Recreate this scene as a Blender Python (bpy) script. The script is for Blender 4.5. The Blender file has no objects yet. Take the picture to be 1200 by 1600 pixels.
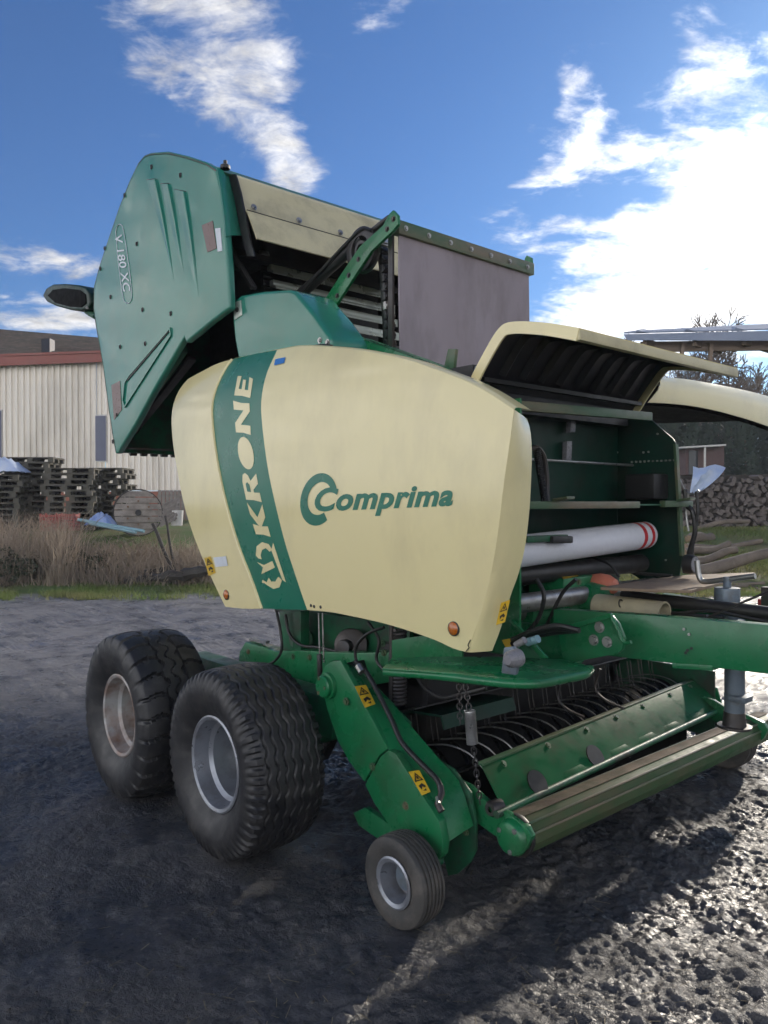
import bpy, bmesh, math, random
import numpy as np
from mathutils import Vector, Matrix
random.seed(7)
RNG = np.random.default_rng(11)
sc = bpy.context.scene
COL = sc.collection
rad = math.radians

# ------------------------------------------------------------------ camera
F, HZ, CH, AZ = 1200.0, 785.0, 1.65, rad(49)       # focal length in photo pixels, horizon row, eye height, heading
PITCH = math.atan((800 - HZ) / F)
D0 = Vector((-math.sin(AZ), math.cos(AZ), 0)); RV = Vector((math.cos(AZ), math.sin(AZ), 0)); UZ = Vector((0, 0, 1))
DV = D0 * math.cos(PITCH) - UZ * math.sin(PITCH)
UV = UZ * math.cos(PITCH) + D0 * math.sin(PITCH)
EYE = Vector((0, 0, CH))
cam = bpy.data.cameras.new('camera'); camo = bpy.data.objects.new('camera', cam); COL.objects.link(camo)
cam.sensor_fit = 'VERTICAL'; cam.sensor_height = 36.0; cam.lens = 36.0 * F / 1600.0
cam.clip_end = 3000; cam.clip_start = 0.05
camo.matrix_world = Matrix(((RV.x, UV.x, -DV.x, EYE.x), (RV.y, UV.y, -DV.y, EYE.y), (RV.z, UV.z, -DV.z, EYE.z), (0, 0, 0, 1)))
sc.camera = camo
sc.view_settings.view_transform = 'Standard'; sc.view_settings.look = 'None'
sc.view_settings.exposure = 1.05; sc.view_settings.gamma = 1.0

def ray(u, v): return DV + RV * ((u - 600) / F) + UV * ((800 - v) / F)
def at(u, v, x=None, y=None, z=None, d=None):
    """measure a point of the place: the sight line through a photo pixel meets a plane"""
    R = ray(u, v)
    if d is not None: t = d
    elif x is not None: t = (x - EYE.x) / R.x
    elif y is not None: t = (y - EYE.y) / R.y
    else: t = (z - EYE.z) / R.z
    return EYE + R * t
def azel(u, v):
    R = ray(u, v).normalized(); return math.atan2(R.dot(RV), R.dot(D0)), math.asin(R.z)

# ------------------------------------------------------------------ sun and sky
SUN_AZ, SUN_EL = rad(38), rad(19)                  # to the right of the heading, above the horizon
sdir = (D0 * math.cos(SUN_AZ) + RV * math.sin(SUN_AZ)) * math.cos(SUN_EL) + UZ * math.sin(SUN_EL)
sl = bpy.data.lights.new('sun', 'SUN'); so = bpy.data.objects.new('sun', sl); COL.objects.link(so)
sl.energy = 2.0; sl.angle = rad(2.2); sl.color = (1.0, 0.9, 0.76)
so.rotation_euler = sdir.to_track_quat('Z', 'Y').to_euler(); so.location = (0, 0, 20)

W = bpy.data.worlds.new('World'); sc.world = W; W.use_nodes = True
nt = W.node_tree; N = nt.nodes; L = nt.links
N.clear()
def nd(t, **k):
    n = N.new(t)
    for a, b in k.items(): setattr(n, a, b)
    return n
def mth(op, a, b=None, c=None, clamp=False):
    n = N.new('ShaderNodeMath'); n.operation = op; n.use_clamp = clamp
    for i, q in enumerate((a, b, c)):
        if q is None: continue
        if isinstance(q, (int, float)): n.inputs[i].default_value = q
        else: L.new(q, n.inputs[i])
    return n.outputs[0]
sky = nd('ShaderNodeTexSky', sky_type='NISHITA'); sky.sun_disc = False
sky.sun_elevation = SUN_EL; sky.sun_rotation = math.atan2(sdir.x, sdir.y)
sky.air_density = 1.0; sky.dust_density = 0.6; sky.ozone_density = 2.2; sky.altitude = 50
tc = nd('ShaderNodeTexCoord'); sep = nd('ShaderNodeSeparateXYZ'); L.new(tc.outputs['Generated'], sep.inputs[0])
def dotv(v):
    n = nd('ShaderNodeVectorMath', operation='DOT_PRODUCT'); L.new(tc.outputs['Generated'], n.inputs[0]); n.inputs[1].default_value = v; return n.outputs['Value']
azn = mth('ARCTAN2', dotv(RV), dotv(D0)); eln = mth('ARCSINE', sep.outputs[2])
# the cloud layer: a sheet of broken cloud overhead, sampled where the sight line meets it
den = mth('ADD', mth('MAXIMUM', sep.outputs[2], 0.0), 0.22)
cx = mth('DIVIDE', dotv(RV), den); cy = mth('DIVIDE', dotv(D0), den)
cmb = nd('ShaderNodeCombineXYZ'); L.new(cx, cmb.inputs[0]); L.new(cy, cmb.inputs[1])
def noise(vec, scale, detail, rough, dist=0.0, off=(0, 0, 0), stretch=(1, 1, 1)):
    m = nd('ShaderNodeMapping'); L.new(vec, m.inputs[0]); m.inputs['Location'].default_value = off; m.inputs['Scale'].default_value = stretch
    n = nd('ShaderNodeTexNoise'); L.new(m.outputs[0], n.inputs['Vector']); n.inputs['Scale'].default_value = scale
    n.inputs['Detail'].default_value = detail; n.inputs['Roughness'].default_value = rough; n.inputs['Distortion'].default_value = dist
    return n.outputs['Fac']
n_big = noise(cmb.outputs[0], 1.5, 3, 0.5, 0.3, (3.1, 1.7, 0))
n_fine = noise(cmb.outputs[0], 4.6, 9, 0.62, 0.35, (0.4, 0.2, 0), (1.0, 1.5, 1))
n_tuft = noise(cmb.outputs[0], 13.0, 7, 0.66, 0.5, (2.4, 5.2, 0), (1.0, 1.2, 1))
base = mth('ADD', mth('ADD', mth('MULTIPLY', n_big, 0.4), mth('MULTIPLY', n_fine, 1.2)), mth('MULTIPLY', n_tuft, 0.55))          # about 0.7 in the mean
def blob(u, v, rx, ry, rot, w):
    """a bank of cloud in the open sky: an ellipse in azimuth and elevation that thickens the layer"""
    a0, e0 = azel(u, v); c, s = math.cos(rad(rot)), math.sin(rad(rot))
    da = mth('SUBTRACT', azn, a0); de = mth('SUBTRACT', eln, e0)
    p = mth('MULTIPLY', mth('ADD', mth('MULTIPLY', da, c), mth('MULTIPLY', de, s)), F / rx)
    q = mth('MULTIPLY', mth('SUBTRACT', mth('MULTIPLY', de, c), mth('MULTIPLY', da, s)), F / ry)
    rr = mth('SQRT', mth('ADD', mth('MULTIPLY', p, p), mth('MULTIPLY', q, q)))
    mr = nd('ShaderNodeMapRange', interpolation_type='SMOOTHSTEP'); L.new(rr, mr.inputs[0])
    mr.inputs[1].default_value = 1.25; mr.inputs[2].default_value = 0.35; mr.inputs[3].default_value = 0; mr.inputs[4].default_value = w
    return mr.outputs[0]
cover = base
for b in [(1150, 430, 340, 155, 24, .30), (1190, 170, 160, 240, -22, .20), (1030, 340, 150, 70, 50, .08), (890, 375, 170, 50, -3, .17), (1000, 490, 200, 50, 0, .15),
          (310, 55, 260, 115, -28, .20), (410, 170, 150, 90, -52, .21), (462, 262, 80, 48, -30, .25), (40, 405, 100, 28, 0, .25), (40, 490, 150, 34, 0, .34),
          (605, 25, 75, 60, 0, .16), (850, 172, 70, 40, 35, .26), (905, 165, 45, 60, 0, .24), (880, 240, 100, 40, 40, .18), (820, 300, 90, 40, 20, .2), (940, 240, 90, 50, 50, .2), (1110, 30, 60, 60, 0, .1),
          (640, 260, 300, 210, 0, -.22), (60, 180, 150, 160, 0, -.26), (680, 130, 200, 130, 0, -.1)]:
    cover = mth('ADD', cover, blob(*b))
# the rest of the sky, behind and beside the camera, gets extra cloud added as fill light, denser towards the horizon
mr = nd('ShaderNodeMapRange', interpolation_type='SMOOTHSTEP'); L.new(mth('ABSOLUTE', azn), mr.inputs[0])
mr.inputs[1].default_value = 0.62; mr.inputs[2].default_value = 1.1; mr.inputs[3].default_value = 0; mr.inputs[4].default_value = 1
hz_ = nd('ShaderNodeMapRange', interpolation_type='SMOOTHSTEP'); L.new(eln, hz_.inputs[0])
hz_.inputs[1].default_value = 1.0; hz_.inputs[2].default_value = 0.25; hz_.inputs[3].default_value = -0.10; hz_.inputs[4].default_value = 0.37
cover = mth('ADD', cover, mth('MULTIPLY', mr.outputs[0], hz_.outputs[0]))
mk = nd('ShaderNodeMapRange', interpolation_type='SMOOTHSTEP'); L.new(cover, mk.inputs[0])
mk.inputs[1].default_value = 1.14; mk.inputs[2].default_value = 1.56; mk.inputs[3].default_value = 0; mk.inputs[4].default_value = 0.97
# cloud brightness: brighter towards the sun, a little grey where thick
sd = dotv(sdir)
glow = mth('POWER', mth('MAXIMUM', sd, 0.0), 9.0)
thick = nd('ShaderNodeMapRange'); L.new(noise(cmb.outputs[0], 10.0, 6, 0.62, 0.3, (7, 3, 0)), thick.inputs[0])
thick.inputs[1].default_value = 0.35; thick.inputs[2].default_value = 0.7; thick.inputs[3].default_value = 1.2; thick.inputs[4].default_value = 0.55
front = mth('MULTIPLY', mth('MAXIMUM', mth('ADD', mth('MULTIPLY', sd, -1.0), 0.35), 0.0), 1.12)      # clouds face on to the sun shine whitest, raised further to fill the shaded side
cb = mth('MULTIPLY', mth('ADD', mth('ADD', 0.46, front), mth('MULTIPLY', glow, 0.9)), thick.outputs[0])
ccol = nd('ShaderNodeVectorMath', operation='SCALE'); ccol.inputs[0].default_value = (1.0, 0.985, 0.975); L.new(cb, ccol.inputs['Scale'])
SKY_K = 0.051
hs = nd('ShaderNodeHueSaturation'); L.new(sky.outputs[0], hs.inputs['Color']); hs.inputs['Saturation'].default_value = 1.0; hs.inputs['Value'].default_value = 1.0
skc = nd('ShaderNodeVectorMath', operation='MULTIPLY'); L.new(hs.outputs[0], skc.inputs[0]); skc.inputs[1].default_value = (0.46, 0.77, 1.2)   # a clear cold winter blue
cl2 = nd('ShaderNodeVectorMath', operation='SCALE'); L.new(ccol.outputs[0], cl2.inputs[0]); cl2.inputs['Scale'].default_value = 1.0 / SKY_K
mx = nd('ShaderNodeMix', data_type='RGBA'); L.new(mk.outputs[0], mx.inputs['Factor']); L.new(skc.outputs[0], mx.inputs['A']); L.new(cl2.outputs[0], mx.inputs['B'])
bg = nd('ShaderNodeBackground'); L.new(mx.outputs['Result'], bg.inputs[0]); bg.inputs[1].default_value = SKY_K
wo = nd('ShaderNodeOutputWorld'); L.new(bg.outputs[0], wo.inputs[0])

W.cycles.sampling_method = 'MANUAL'; W.cycles.sample_map_resolution = 512
sc.cycles.use_adaptive_sampling = True; sc.cycles.adaptive_threshold = 0.04; sc.cycles.volume_bounces = 0
sc.cycles.max_bounces = 6; sc.cycles.diffuse_bounces = 3; sc.cycles.glossy_bounces = 3; sc.cycles.transmission_bounces = 2

# ------------------------------------------------------------------ materials
MATS = {}
def mat(name, col, rough=0.5, metal=0.0, col2=None, nscale=6.0, namt=0.5, dirt=None, dirt_amt=0.0, dirt_scale=3.0, bump=0.0, bscale=40.0,
        rvar=0.12, spec=0.5, coat=0.0, trans=0.0, streak=None, lo=0.35, hi=0.7):
    m = bpy.data.materials.new(name); m.use_nodes = True; t = m.node_tree; n = t.nodes; l = t.links
    p = n['Principled BSDF']; p.inputs['Metallic'].default_value = metal; p.inputs['Specular IOR Level'].default_value = spec
    p.inputs['Coat Weight'].default_value = coat
    tcn = n.new('ShaderNodeTexCoord'); vec = tcn.outputs['Object']
    if streak:
        mp = n.new('ShaderNodeMapping'); l.new(vec, mp.inputs[0]); mp.inputs['Scale'].default_value = streak; vecs = mp.outputs[0]
    else: vecs = vec
    def nz(s, d=6, r=0.6, v=vec):
        q = n.new('ShaderNodeTexNoise'); l.new(v, q.inputs['Vector']); q.inputs['Scale'].default_value = s; q.inputs['Detail'].default_value = d; q.inputs['Roughness'].default_value = r; return q.outputs['Fac']
    def rng(f, a, b, c, d):
        q = n.new('ShaderNodeMapRange'); l.new(f, q.inputs[0]); q.inputs[1].default_value = a; q.inputs[2].default_value = b; q.inputs[3].default_value = c; q.inputs[4].default_value = d; return q.outputs[0]
    def mix(f, a, b):
        q = n.new('ShaderNodeMix'); q.data_type = 'RGBA'; l.new(f, q.inputs['Factor'])
        for s, c in (('A', a), ('B', b)):
            if isinstance(c, tuple): q.inputs[s].default_value = (*c, 1)
            else: l.new(c, q.inputs[s])
        return q.outputs['Result']
    if col2 is None: col2 = tuple(c * 0.8 for c in col)
    c = mix(rng(nz(nscale, 5, 0.55, vecs), lo, hi, 0, namt), col, col2)
    if dirt:
        c = mix(rng(nz(dirt_scale, 9, 0.68, vecs), 0.47, 0.68, 0, dirt_amt), c, dirt)
    l.new(c, p.inputs['Base Color'])
    l.new(rng(nz(nscale * 2.3, 6, 0.6), 0.3, 0.7, max(0.02, rough - rvar), min(1, rough + rvar)), p.inputs['Roughness'])
    if bump > 0:
        b = n.new('ShaderNodeBump'); b.inputs['Strength'].default_value = 1.0; b.inputs['Distance'].default_value = bump
        l.new(nz(bscale, 8, 0.65, vecs), b.inputs['Height']); l.new(b.outputs[0], p.inputs['Normal'])
    MATS[name] = m
    return m
MUD = (0.035, 0.03, 0.026)
mat('cream', (0.80, 0.70, 0.375), 0.14, col2=(0.74, 0.64, 0.335), nscale=1.6, namt=0.4, dirt=(0.50, 0.42, 0.25), dirt_amt=0.3, dirt_scale=2.6, bump=0.0006, bscale=6, rvar=0.05, spec=0.7, streak=(1, 1, 0.55))
mat('cream_dusty', (0.62, 0.55, 0.33), 0.5, col2=(0.5, 0.44, 0.26), nscale=3.0, dirt=(0.3, 0.26, 0.16), dirt_amt=0.6)
mat('green', (0.010, 0.165, 0.058), 0.30, col2=(0.008, 0.125, 0.046), nscale=4.0, namt=0.7, dirt=(0.05, 0.055, 0.035), dirt_amt=0.35, dirt_scale=5, bump=0.0004, bscale=90)
mat('green_dirty', (0.008, 0.105, 0.042), 0.45, col2=(0.006, 0.06, 0.035), nscale=6.0, namt=0.8, dirt=(0.035, 0.032, 0.022), dirt_amt=0.85, dirt_scale=6, bump=0.001, bscale=70)
mat('green_worn', (0.035, 0.10, 0.045), 0.42, col2=(0.10, 0.11, 0.06), nscale=9.0, namt=0.8, dirt=(0.19, 0.13, 0.085), dirt_amt=0.9, dirt_scale=4, bump=0.0012, bscale=60, streak=(1, .25, 1))
mat('green_faded', (0.02, 0.185, 0.13), 0.16, col2=(0.03, 0.22, 0.155), nscale=2.4, namt=0.7, dirt=(0.07, 0.17, 0.10), dirt_amt=0.35, dirt_scale=1.8, bump=0.0006, bscale=5, rvar=0.07, spec=0.55)
mat('stripe_green', (0.010, 0.165, 0.10), 0.30, col2=(0.008, 0.12, 0.075), nscale=3.0, bump=0.0005, bscale=6, rvar=0.06)
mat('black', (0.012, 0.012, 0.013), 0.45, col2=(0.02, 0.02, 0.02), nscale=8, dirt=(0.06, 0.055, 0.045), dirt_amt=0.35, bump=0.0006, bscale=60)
mat('hood_inside', (0.010, 0.010, 0.014), 0.42, col2=(0.016, 0.016, 0.02), nscale=7, dirt=(0.05, 0.045, 0.035), dirt_amt=0.3)
mat('rubber', (0.012, 0.0125, 0.015), 0.47, col2=(0.020, 0.020, 0.021), nscale=7, namt=0.8, dirt=(0.085, 0.08, 0.075), dirt_amt=0.42, dirt_scale=13, bump=0.0012, bscale=120)
mat('rubber_dusty', (0.045, 0.044, 0.042), 0.65, col2=(0.075, 0.07, 0.063), nscale=9, namt=0.8, dirt=(0.15, 0.13, 0.11), dirt_amt=0.6, dirt_scale=11, bump=0.0012, bscale=120)
mat('rim_silver', (0.30, 0.32, 0.36), 0.36, metal=0.6, col2=(0.20, 0.21, 0.24), nscale=8, dirt=(0.12, 0.09, 0.06), dirt_amt=0.4, dirt_scale=8)
mat('rim_rusty', (0.42, 0.43, 0.43), 0.5, metal=0.35, col2=(0.22, 0.10, 0.05), nscale=7, namt=0.9, dirt=(0.10, 0.05, 0.025), dirt_amt=0.9, dirt_scale=5)
mat('steel', (0.42, 0.42, 0.41), 0.36, metal=0.85, col2=(0.28, 0.27, 0.25), nscale=14, dirt=(0.13, 0.09, 0.06), dirt_amt=0.5, dirt_scale=9, bump=0.0005, bscale=90)
mat('steel_dark', (0.06, 0.06, 0.065), 0.45, metal=0.6, col2=(0.10, 0.08, 0.065), nscale=11, dirt=(0.08, 0.06, 0.04), dirt_amt=0.6)
mat('slat_steel', (0.42, 0.44, 0.40), 0.30, metal=0.6, col2=(0.30, 0.36, 0.30), nscale=3, dirt=(0.2, 0.19, 0.14), dirt_amt=0.3, dirt_scale=2)
mat('rusty', (0.20, 0.11, 0.06), 0.75, col2=(0.12, 0.06, 0.035), nscale=12, dirt=(0.3, 0.22, 0.15), dirt_amt=0.6, bump=0.002, bscale=60)
mat('curtain', (0.31, 0.265, 0.29), 0.62, col2=(0.25, 0.215, 0.235), nscale=2.5, namt=0.9, dirt=(0.16, 0.13, 0.125), dirt_amt=0.4, dirt_scale=5, bump=0.0008, bscale=25, streak=(1, 1, .4))
mat('white_net', (0.70, 0.71, 0.76), 0.5, col2=(0.6, 0.61, 0.67), nscale=30, bump=0.0015, bscale=160)
mat('red_tape', (0.55, 0.03, 0.04), 0.45)
mat('amber', (0.45, 0.12, 0.012), 0.22, coat=0.5, nscale=40)
mat('orange_faded', (0.60, 0.18, 0.11), 0.5, dirt=(0.3, 0.16, 0.1), dirt_amt=0.5)
mat('cream_tube', (0.55, 0.49, 0.33), 0.55, dirt=(0.2, 0.17, 0.12), dirt_amt=0.6)
mat('sticker_yellow', (0.72, 0.45, 0.02), 0.4, dirt=(0.3, 0.22, 0.06), dirt_amt=0.5, dirt_scale=30)
mat('sticker_black', (0.015, 0.014, 0.012), 0.5)
mat('sticker_white', (0.68, 0.72, 0.76), 0.4, nscale=20)
mat('sticker_blue', (0.02, 0.17, 0.5), 0.4)
mat('reflector_dull', (0.16, 0.085, 0.07), 0.35, col2=(0.12, 0.07, 0.06), nscale=20)
mat('lamp_clear', (0.22, 0.22, 0.24), 0.3, col2=(0.14, 0.14, 0.15), nscale=30, dirt=(0.2, 0.18, 0.15), dirt_amt=0.5)
mat('jack_grey', (0.16, 0.20, 0.24), 0.45, metal=0.3, dirt=(0.1, 0.09, 0.07), dirt_amt=0.6, dirt_scale=14)
mat('plywood', (0.36, 0.26, 0.17), 0.75, col2=(0.22, 0.15, 0.10), nscale=5, namt=0.9, dirt=(0.12, 0.09, 0.065), dirt_amt=0.7, dirt_scale=6, bump=0.002, bscale=30)
mat('wood_grey', (0.27, 0.24, 0.21), 0.85, col2=(0.18, 0.16, 0.14), nscale=7, namt=0.9, dirt=(0.1, 0.09, 0.08), dirt_amt=0.5, bump=0.004, bscale=14)
mat('wood_dark', (0.035, 0.03, 0.026), 0.8, col2=(0.07, 0.062, 0.052), nscale=5, namt=0.8, bump=0.003, bscale=20)
mat('pallet_wood', (0.075, 0.07, 0.055), 0.85, col2=(0.14, 0.125, 0.10), nscale=3, namt=0.8, dirt=(0.04, 0.045, 0.03), dirt_amt=0.7, bump=0.003, bscale=20)
mat('log_bark', (0.15, 0.12, 0.095), 0.9, col2=(0.26, 0.21, 0.165), nscale=6, namt=0.9, dirt=(0.07, 0.06, 0.05), dirt_amt=0.6, bump=0.01, bscale=14)
mat('log_end', (0.20, 0.17, 0.155), 0.85, col2=(0.11, 0.095, 0.09), nscale=3, namt=0.9, bump=0.006, bscale=12)
mat('bark_far', (0.13, 0.10, 0.075), 0.9, col2=(0.19, 0.14, 0.10), nscale=2)
mat('sheet_cream', (0.87, 0.80, 0.70), 0.6, col2=(0.77, 0.70, 0.60), nscale=0.5, namt=0.7, dirt=(0.25, 0.22, 0.18), dirt_amt=0.4, dirt_scale=0.5, streak=(1, 1, .3))
mat('sheet_blue_grey', (0.12, 0.13, 0.19), 0.5)
mat('fascia_red', (0.27, 0.075, 0.055), 0.6, col2=(0.20, 0.07, 0.055), nscale=0.8)
mat('roof_mossy', (0.115, 0.088, 0.072), 0.9, col2=(0.06, 0.06, 0.05), nscale=1.1, namt=0.9, dirt=(0.17, 0.13, 0.11), dirt_amt=0.7, dirt_scale=2.0, bump=0.03, bscale=3)
mat('brick_red', (0.30, 0.11, 0.07), 0.85, col2=(0.22, 0.09, 0.06), nscale=3)
mat('plastic_red', (0.34, 0.06, 0.05), 0.6, dirt=(0.2, 0.1, 0.08), dirt_amt=0.5)
mat('tarp_blue', (0.22, 0.33, 0.62), 0.4, col2=(0.42, 0.50, 0.68), nscale=3, namt=0.8)
mat('tarp_white', (0.62, 0.68, 0.78), 0.4, col2=(0.34, 0.48, 0.78), nscale=1.5, namt=0.9)
mat('pipe_blue', (0.22, 0.37, 0.42), 0.4)
mat('roof_zinc', (0.20, 0.24, 0.32), 0.5, metal=0.2, col2=(0.26, 0.29, 0.36), nscale=1.5)
mat('timber', (0.20, 0.15, 0.11), 0.8, col2=(0.3, 0.23, 0.17), nscale=2)
mat('shed_red', (0.10, 0.055, 0.05), 0.7)
mat('house_white', (0.6, 0.58, 0.55), 0.7)
mat('window_dark', (0.02, 0.025, 0.03), 0.12)
mat('conifer', (0.05, 0.085, 0.058), 0.75, col2=(0.075, 0.10, 0.065), nscale=0.7)
mat('dry_weed', (0.47, 0.39, 0.30), 0.85, col2=(0.20, 0.155, 0.125), nscale=0.9, namt=0.9)
mat('bramble', (0.055, 0.085, 0.045), 0.7, col2=(0.10, 0.07, 0.05), nscale=1.2, namt=0.9)
mat('grass', (0.13, 0.20, 0.045), 0.7, col2=(0.27, 0.25, 0.11), nscale=0.8, namt=0.9)
mat('roller_green', (0.035, 0.095, 0.04), 0.5, col2=(0.07, 0.09, 0.045), nscale=5.0, namt=0.9, dirt=(0.13, 0.095, 0.06), dirt_amt=0.8, dirt_scale=3, spec=0.10, bump=.001, bscale=50, streak=(1, .3, 1))
mat('green_guard', (0.008, 0.10, 0.036), 0.36, col2=(0.008, 0.07, 0.028), nscale=5.0, namt=0.8, dirt=(0.05, 0.055, 0.03), dirt_amt=0.5, dirt_scale=5, spec=0.02, bump=.0006, bscale=50)
mat('green_dark', (0.003, 0.034, 0.021), 0.45, col2=(0.003, 0.022, 0.014), nscale=5.0, namt=0.8, dirt=(0.03, 0.03, 0.022), dirt_amt=0.5, dirt_scale=5, spec=.3)  # net box shade put into the green; also the lamp pod's own dark green
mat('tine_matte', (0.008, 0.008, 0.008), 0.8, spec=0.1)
mat('roller_mud', (0.20, 0.145, 0.10), 0.75, spec=.15, col2=(0.12, 0.09, 0.065), nscale=7, namt=0.9, dirt=(0.04, 0.06, 0.03), dirt_amt=0.7, dirt_scale=5, bump=.003, bscale=40)
mat('drum_wood', (0.36, 0.32, 0.28), 0.85, col2=(0.22, 0.19, 0.165), nscale=4, namt=0.9, dirt=(0.12, 0.105, 0.09), dirt_amt=0.6, bump=.004, bscale=20)
mat('stone', (0.07, 0.065, 0.06), 0.7, col2=(0.03, 0.03, 0.03), nscale=20)
mat('straw', (0.22, 0.18, 0.11), 0.8)

for nm in ('grass', 'dry_weed', 'bramble'):                     # blades let the low sun through
    m_ = MATS[nm]; t_ = m_.node_tree; p_ = t_.nodes['Principled BSDF']; tr = t_.nodes.new('ShaderNodeBsdfTranslucent'); mxs = t_.nodes.new('ShaderNodeMixShader'); mxs.inputs[0].default_value = .45
    src = p_.inputs['Base Color'].links[0].from_socket; t_.links.new(src, tr.inputs['Color']); t_.links.new(p_.outputs[0], mxs.inputs[1]); t_.links.new(tr.outputs[0], mxs.inputs[2]); t_.links.new(mxs.outputs[0], t_.nodes['Material Output'].inputs['Surface'])

# ------------------------------------------------------------------ mesh helpers: every shape is (verts, faces)
def cyl(p, q, r, n=20, r2=None, caps=True):
    p, q = Vector(p), Vector(q); r2 = r if r2 is None else r2
    a = (q - p).normalized(); b = a.orthogonal().normalized(); c = a.cross(b)
    v = []
    for i in range(n):
        t = 2 * math.pi * i / n; o = b * math.cos(t) + c * math.sin(t)
        v.append(p + o * r); v.append(q + o * r2)
    f = [(2 * i, 2 * ((i + 1) % n), 2 * ((i + 1) % n) + 1, 2 * i + 1) for i in range(n)]
    if caps: f.append(tuple(2 * i for i in range(n))[::-1]); f.append(tuple(2 * i + 1 for i in range(n)))
    return v, f
def smooth_path(pts, k=6):
    pts = [Vector(p) for p in pts]
    if len(pts) < 3: return pts
    P = [pts[0] * 2 - pts[1]] + pts + [pts[-1] * 2 - pts[-2]]; out = []
    for i in range(1, len(P) - 2):
        a, b, c, d = P[i - 1:i + 3]
        for j in range(k):
            t = j / k
            out.append(0.5 * ((2 * b) + (c - a) * t + (2 * a - 5 * b + 4 * c - d) * t * t + (3 * b - a - 3 * c + d) * t ** 3))
    out.append(pts[-1]); return out
def tube(path, r, n=8, radii=None):
    path = [Vector(p) for p in path]; v = []; f = []; m = len(path)
    up = None
    for i, p in enumerate(path):
        t = (path[min(i + 1, m - 1)] - path[max(i - 1, 0)]).normalized()
        if up is None: up = t.orthogonal().normalized()
        up = (up - t * up.dot(t)).normalized(); s = t.cross(up); rr = radii[i] if radii else r
        for j in range(n):
            a = 2 * math.pi * j / n; v.append(p + (up * math.cos(a) + s * math.sin(a)) * rr)
    for i in range(m - 1):
        for j in range(n):
            a, b = i * n + j, i * n + (j + 1) % n; f.append((a, b, b + n, a + n))
    f.append(tuple(range(n))[::-1]); f.append(tuple((m - 1) * n + j for j in range(n)))
    return v, f
def box(a, b):
    (x0, y0, z0), (x1, y1, z1) = a, b
    v = [Vector(q) for q in ((x0, y0, z0), (x1, y0, z0), (x1, y1, z0), (x0, y1, z0), (x0, y0, z1), (x1, y0, z1), (x1, y1, z1), (x0, y1, z1))]
    return v, [(3, 2, 1, 0), (4, 5, 6, 7), (0, 1, 5, 4), (1, 2, 6, 5), (2, 3, 7, 6), (3, 0, 4, 7)]
def bar(p, q, w, h, up=(0, 0, 1)):
    """a rectangular bar from p to q, w across, h along up"""
    p, q = Vector(p), Vector(q); a = (q - p).normalized(); u = Vector(up); u = (u - a * u.dot(a)).normalized(); s = a.cross(u)
    v = []
    for e in (p, q):
        for (i, j) in ((-1, -1), (1, -1), (1, 1), (-1, 1)): v.append(e + s * (w / 2 * i) + u * (h / 2 * j))
    return v, [(3, 2, 1, 0), (4, 5, 6, 7), (0, 1, 5, 4), (1, 2, 6, 5), (2, 3, 7, 6), (3, 0, 4, 7)]
def prism(pts, off):
    """a flat outline (3D points) pushed along the vector off"""
    n = len(pts); off = Vector(off); v = [Vector(p) for p in pts] + [Vector(p) + off for p in pts]
    f = [tuple(range(n))[::-1], tuple(range(n, 2 * n))] + [(i, (i + 1) % n, (i + 1) % n + n, i + n) for i in range(n)]
    return v, f
def plate(px, y, th):
    """a plate standing lengthwise: outline measured on the plane y, th thick"""
    return prism([at(u, v, y=y) for u, v in px], (0, th, 0))
def shell(rows, off):
    """a sheet of real thickness: the grid, its twin moved by off, and the rim between them"""
    h, w = len(rows), len(rows[0]); off = Vector(off); v, f = grid(rows); n = len(v)
    f2 = [tuple(i + n for i in q[::-1]) for q in f]
    edge = [j for j in range(w)] + [i * w + w - 1 for i in range(1, h)] + [(h - 1) * w + j for j in range(w - 2, -1, -1)] + [i * w for i in range(h - 2, 0, -1)]
    m = len(edge)
    return v + [q + off for q in v], f + f2 + [(edge[i], edge[i] + n, edge[(i + 1) % m] + n, edge[(i + 1) % m]) for i in range(m)]
def grid(rows):
    h, w = len(rows), len(rows[0]); v = [Vector(p) for r in rows for p in r]
    return v, [(i * w + j, i * w + j + 1, (i + 1) * w + j + 1, (i + 1) * w + j) for i in range(h - 1) for j in range(w - 1)]
def lathe(prof, c, axis='y', n=48, a0=0, a1=2 * math.pi):
    """prof: (offset along axis, radius)"""
    rows = []; c = Vector(c); full = abs(a1 - a0 - 2 * math.pi) < 1e-6
    for i in range(n + 1):
        a = a0 + (a1 - a0) * i / n; co, si = math.cos(a), math.sin(a)
        rows.append([c + (Vector((r * co, o, r * si)) if axis == 'y' else Vector((o, r * co, r * si)) if axis == 'x' else Vector((r * co, r * si, o))) for o, r in prof])
    return grid(rows)
def helix(p, q, R, r, turns, n=10, k=6):
    p, q = Vector(p), Vector(q); a = (q - p).normalized(); b = a.orthogonal().normalized(); c = a.cross(b); m = int(turns * n)
    return tube([p + (q - p) * (i / m) + (b * math.cos(2 * math.pi * i / n) + c * math.sin(2 * math.pi * i / n)) * R for i in range(m + 1)], r, k)
def merge(*sh):
    V, Fc = [], []
    for v, f in sh:
        o = len(V); V += list(v); Fc += [tuple(i + o for i in q) for q in f]
    return V, Fc
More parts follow.
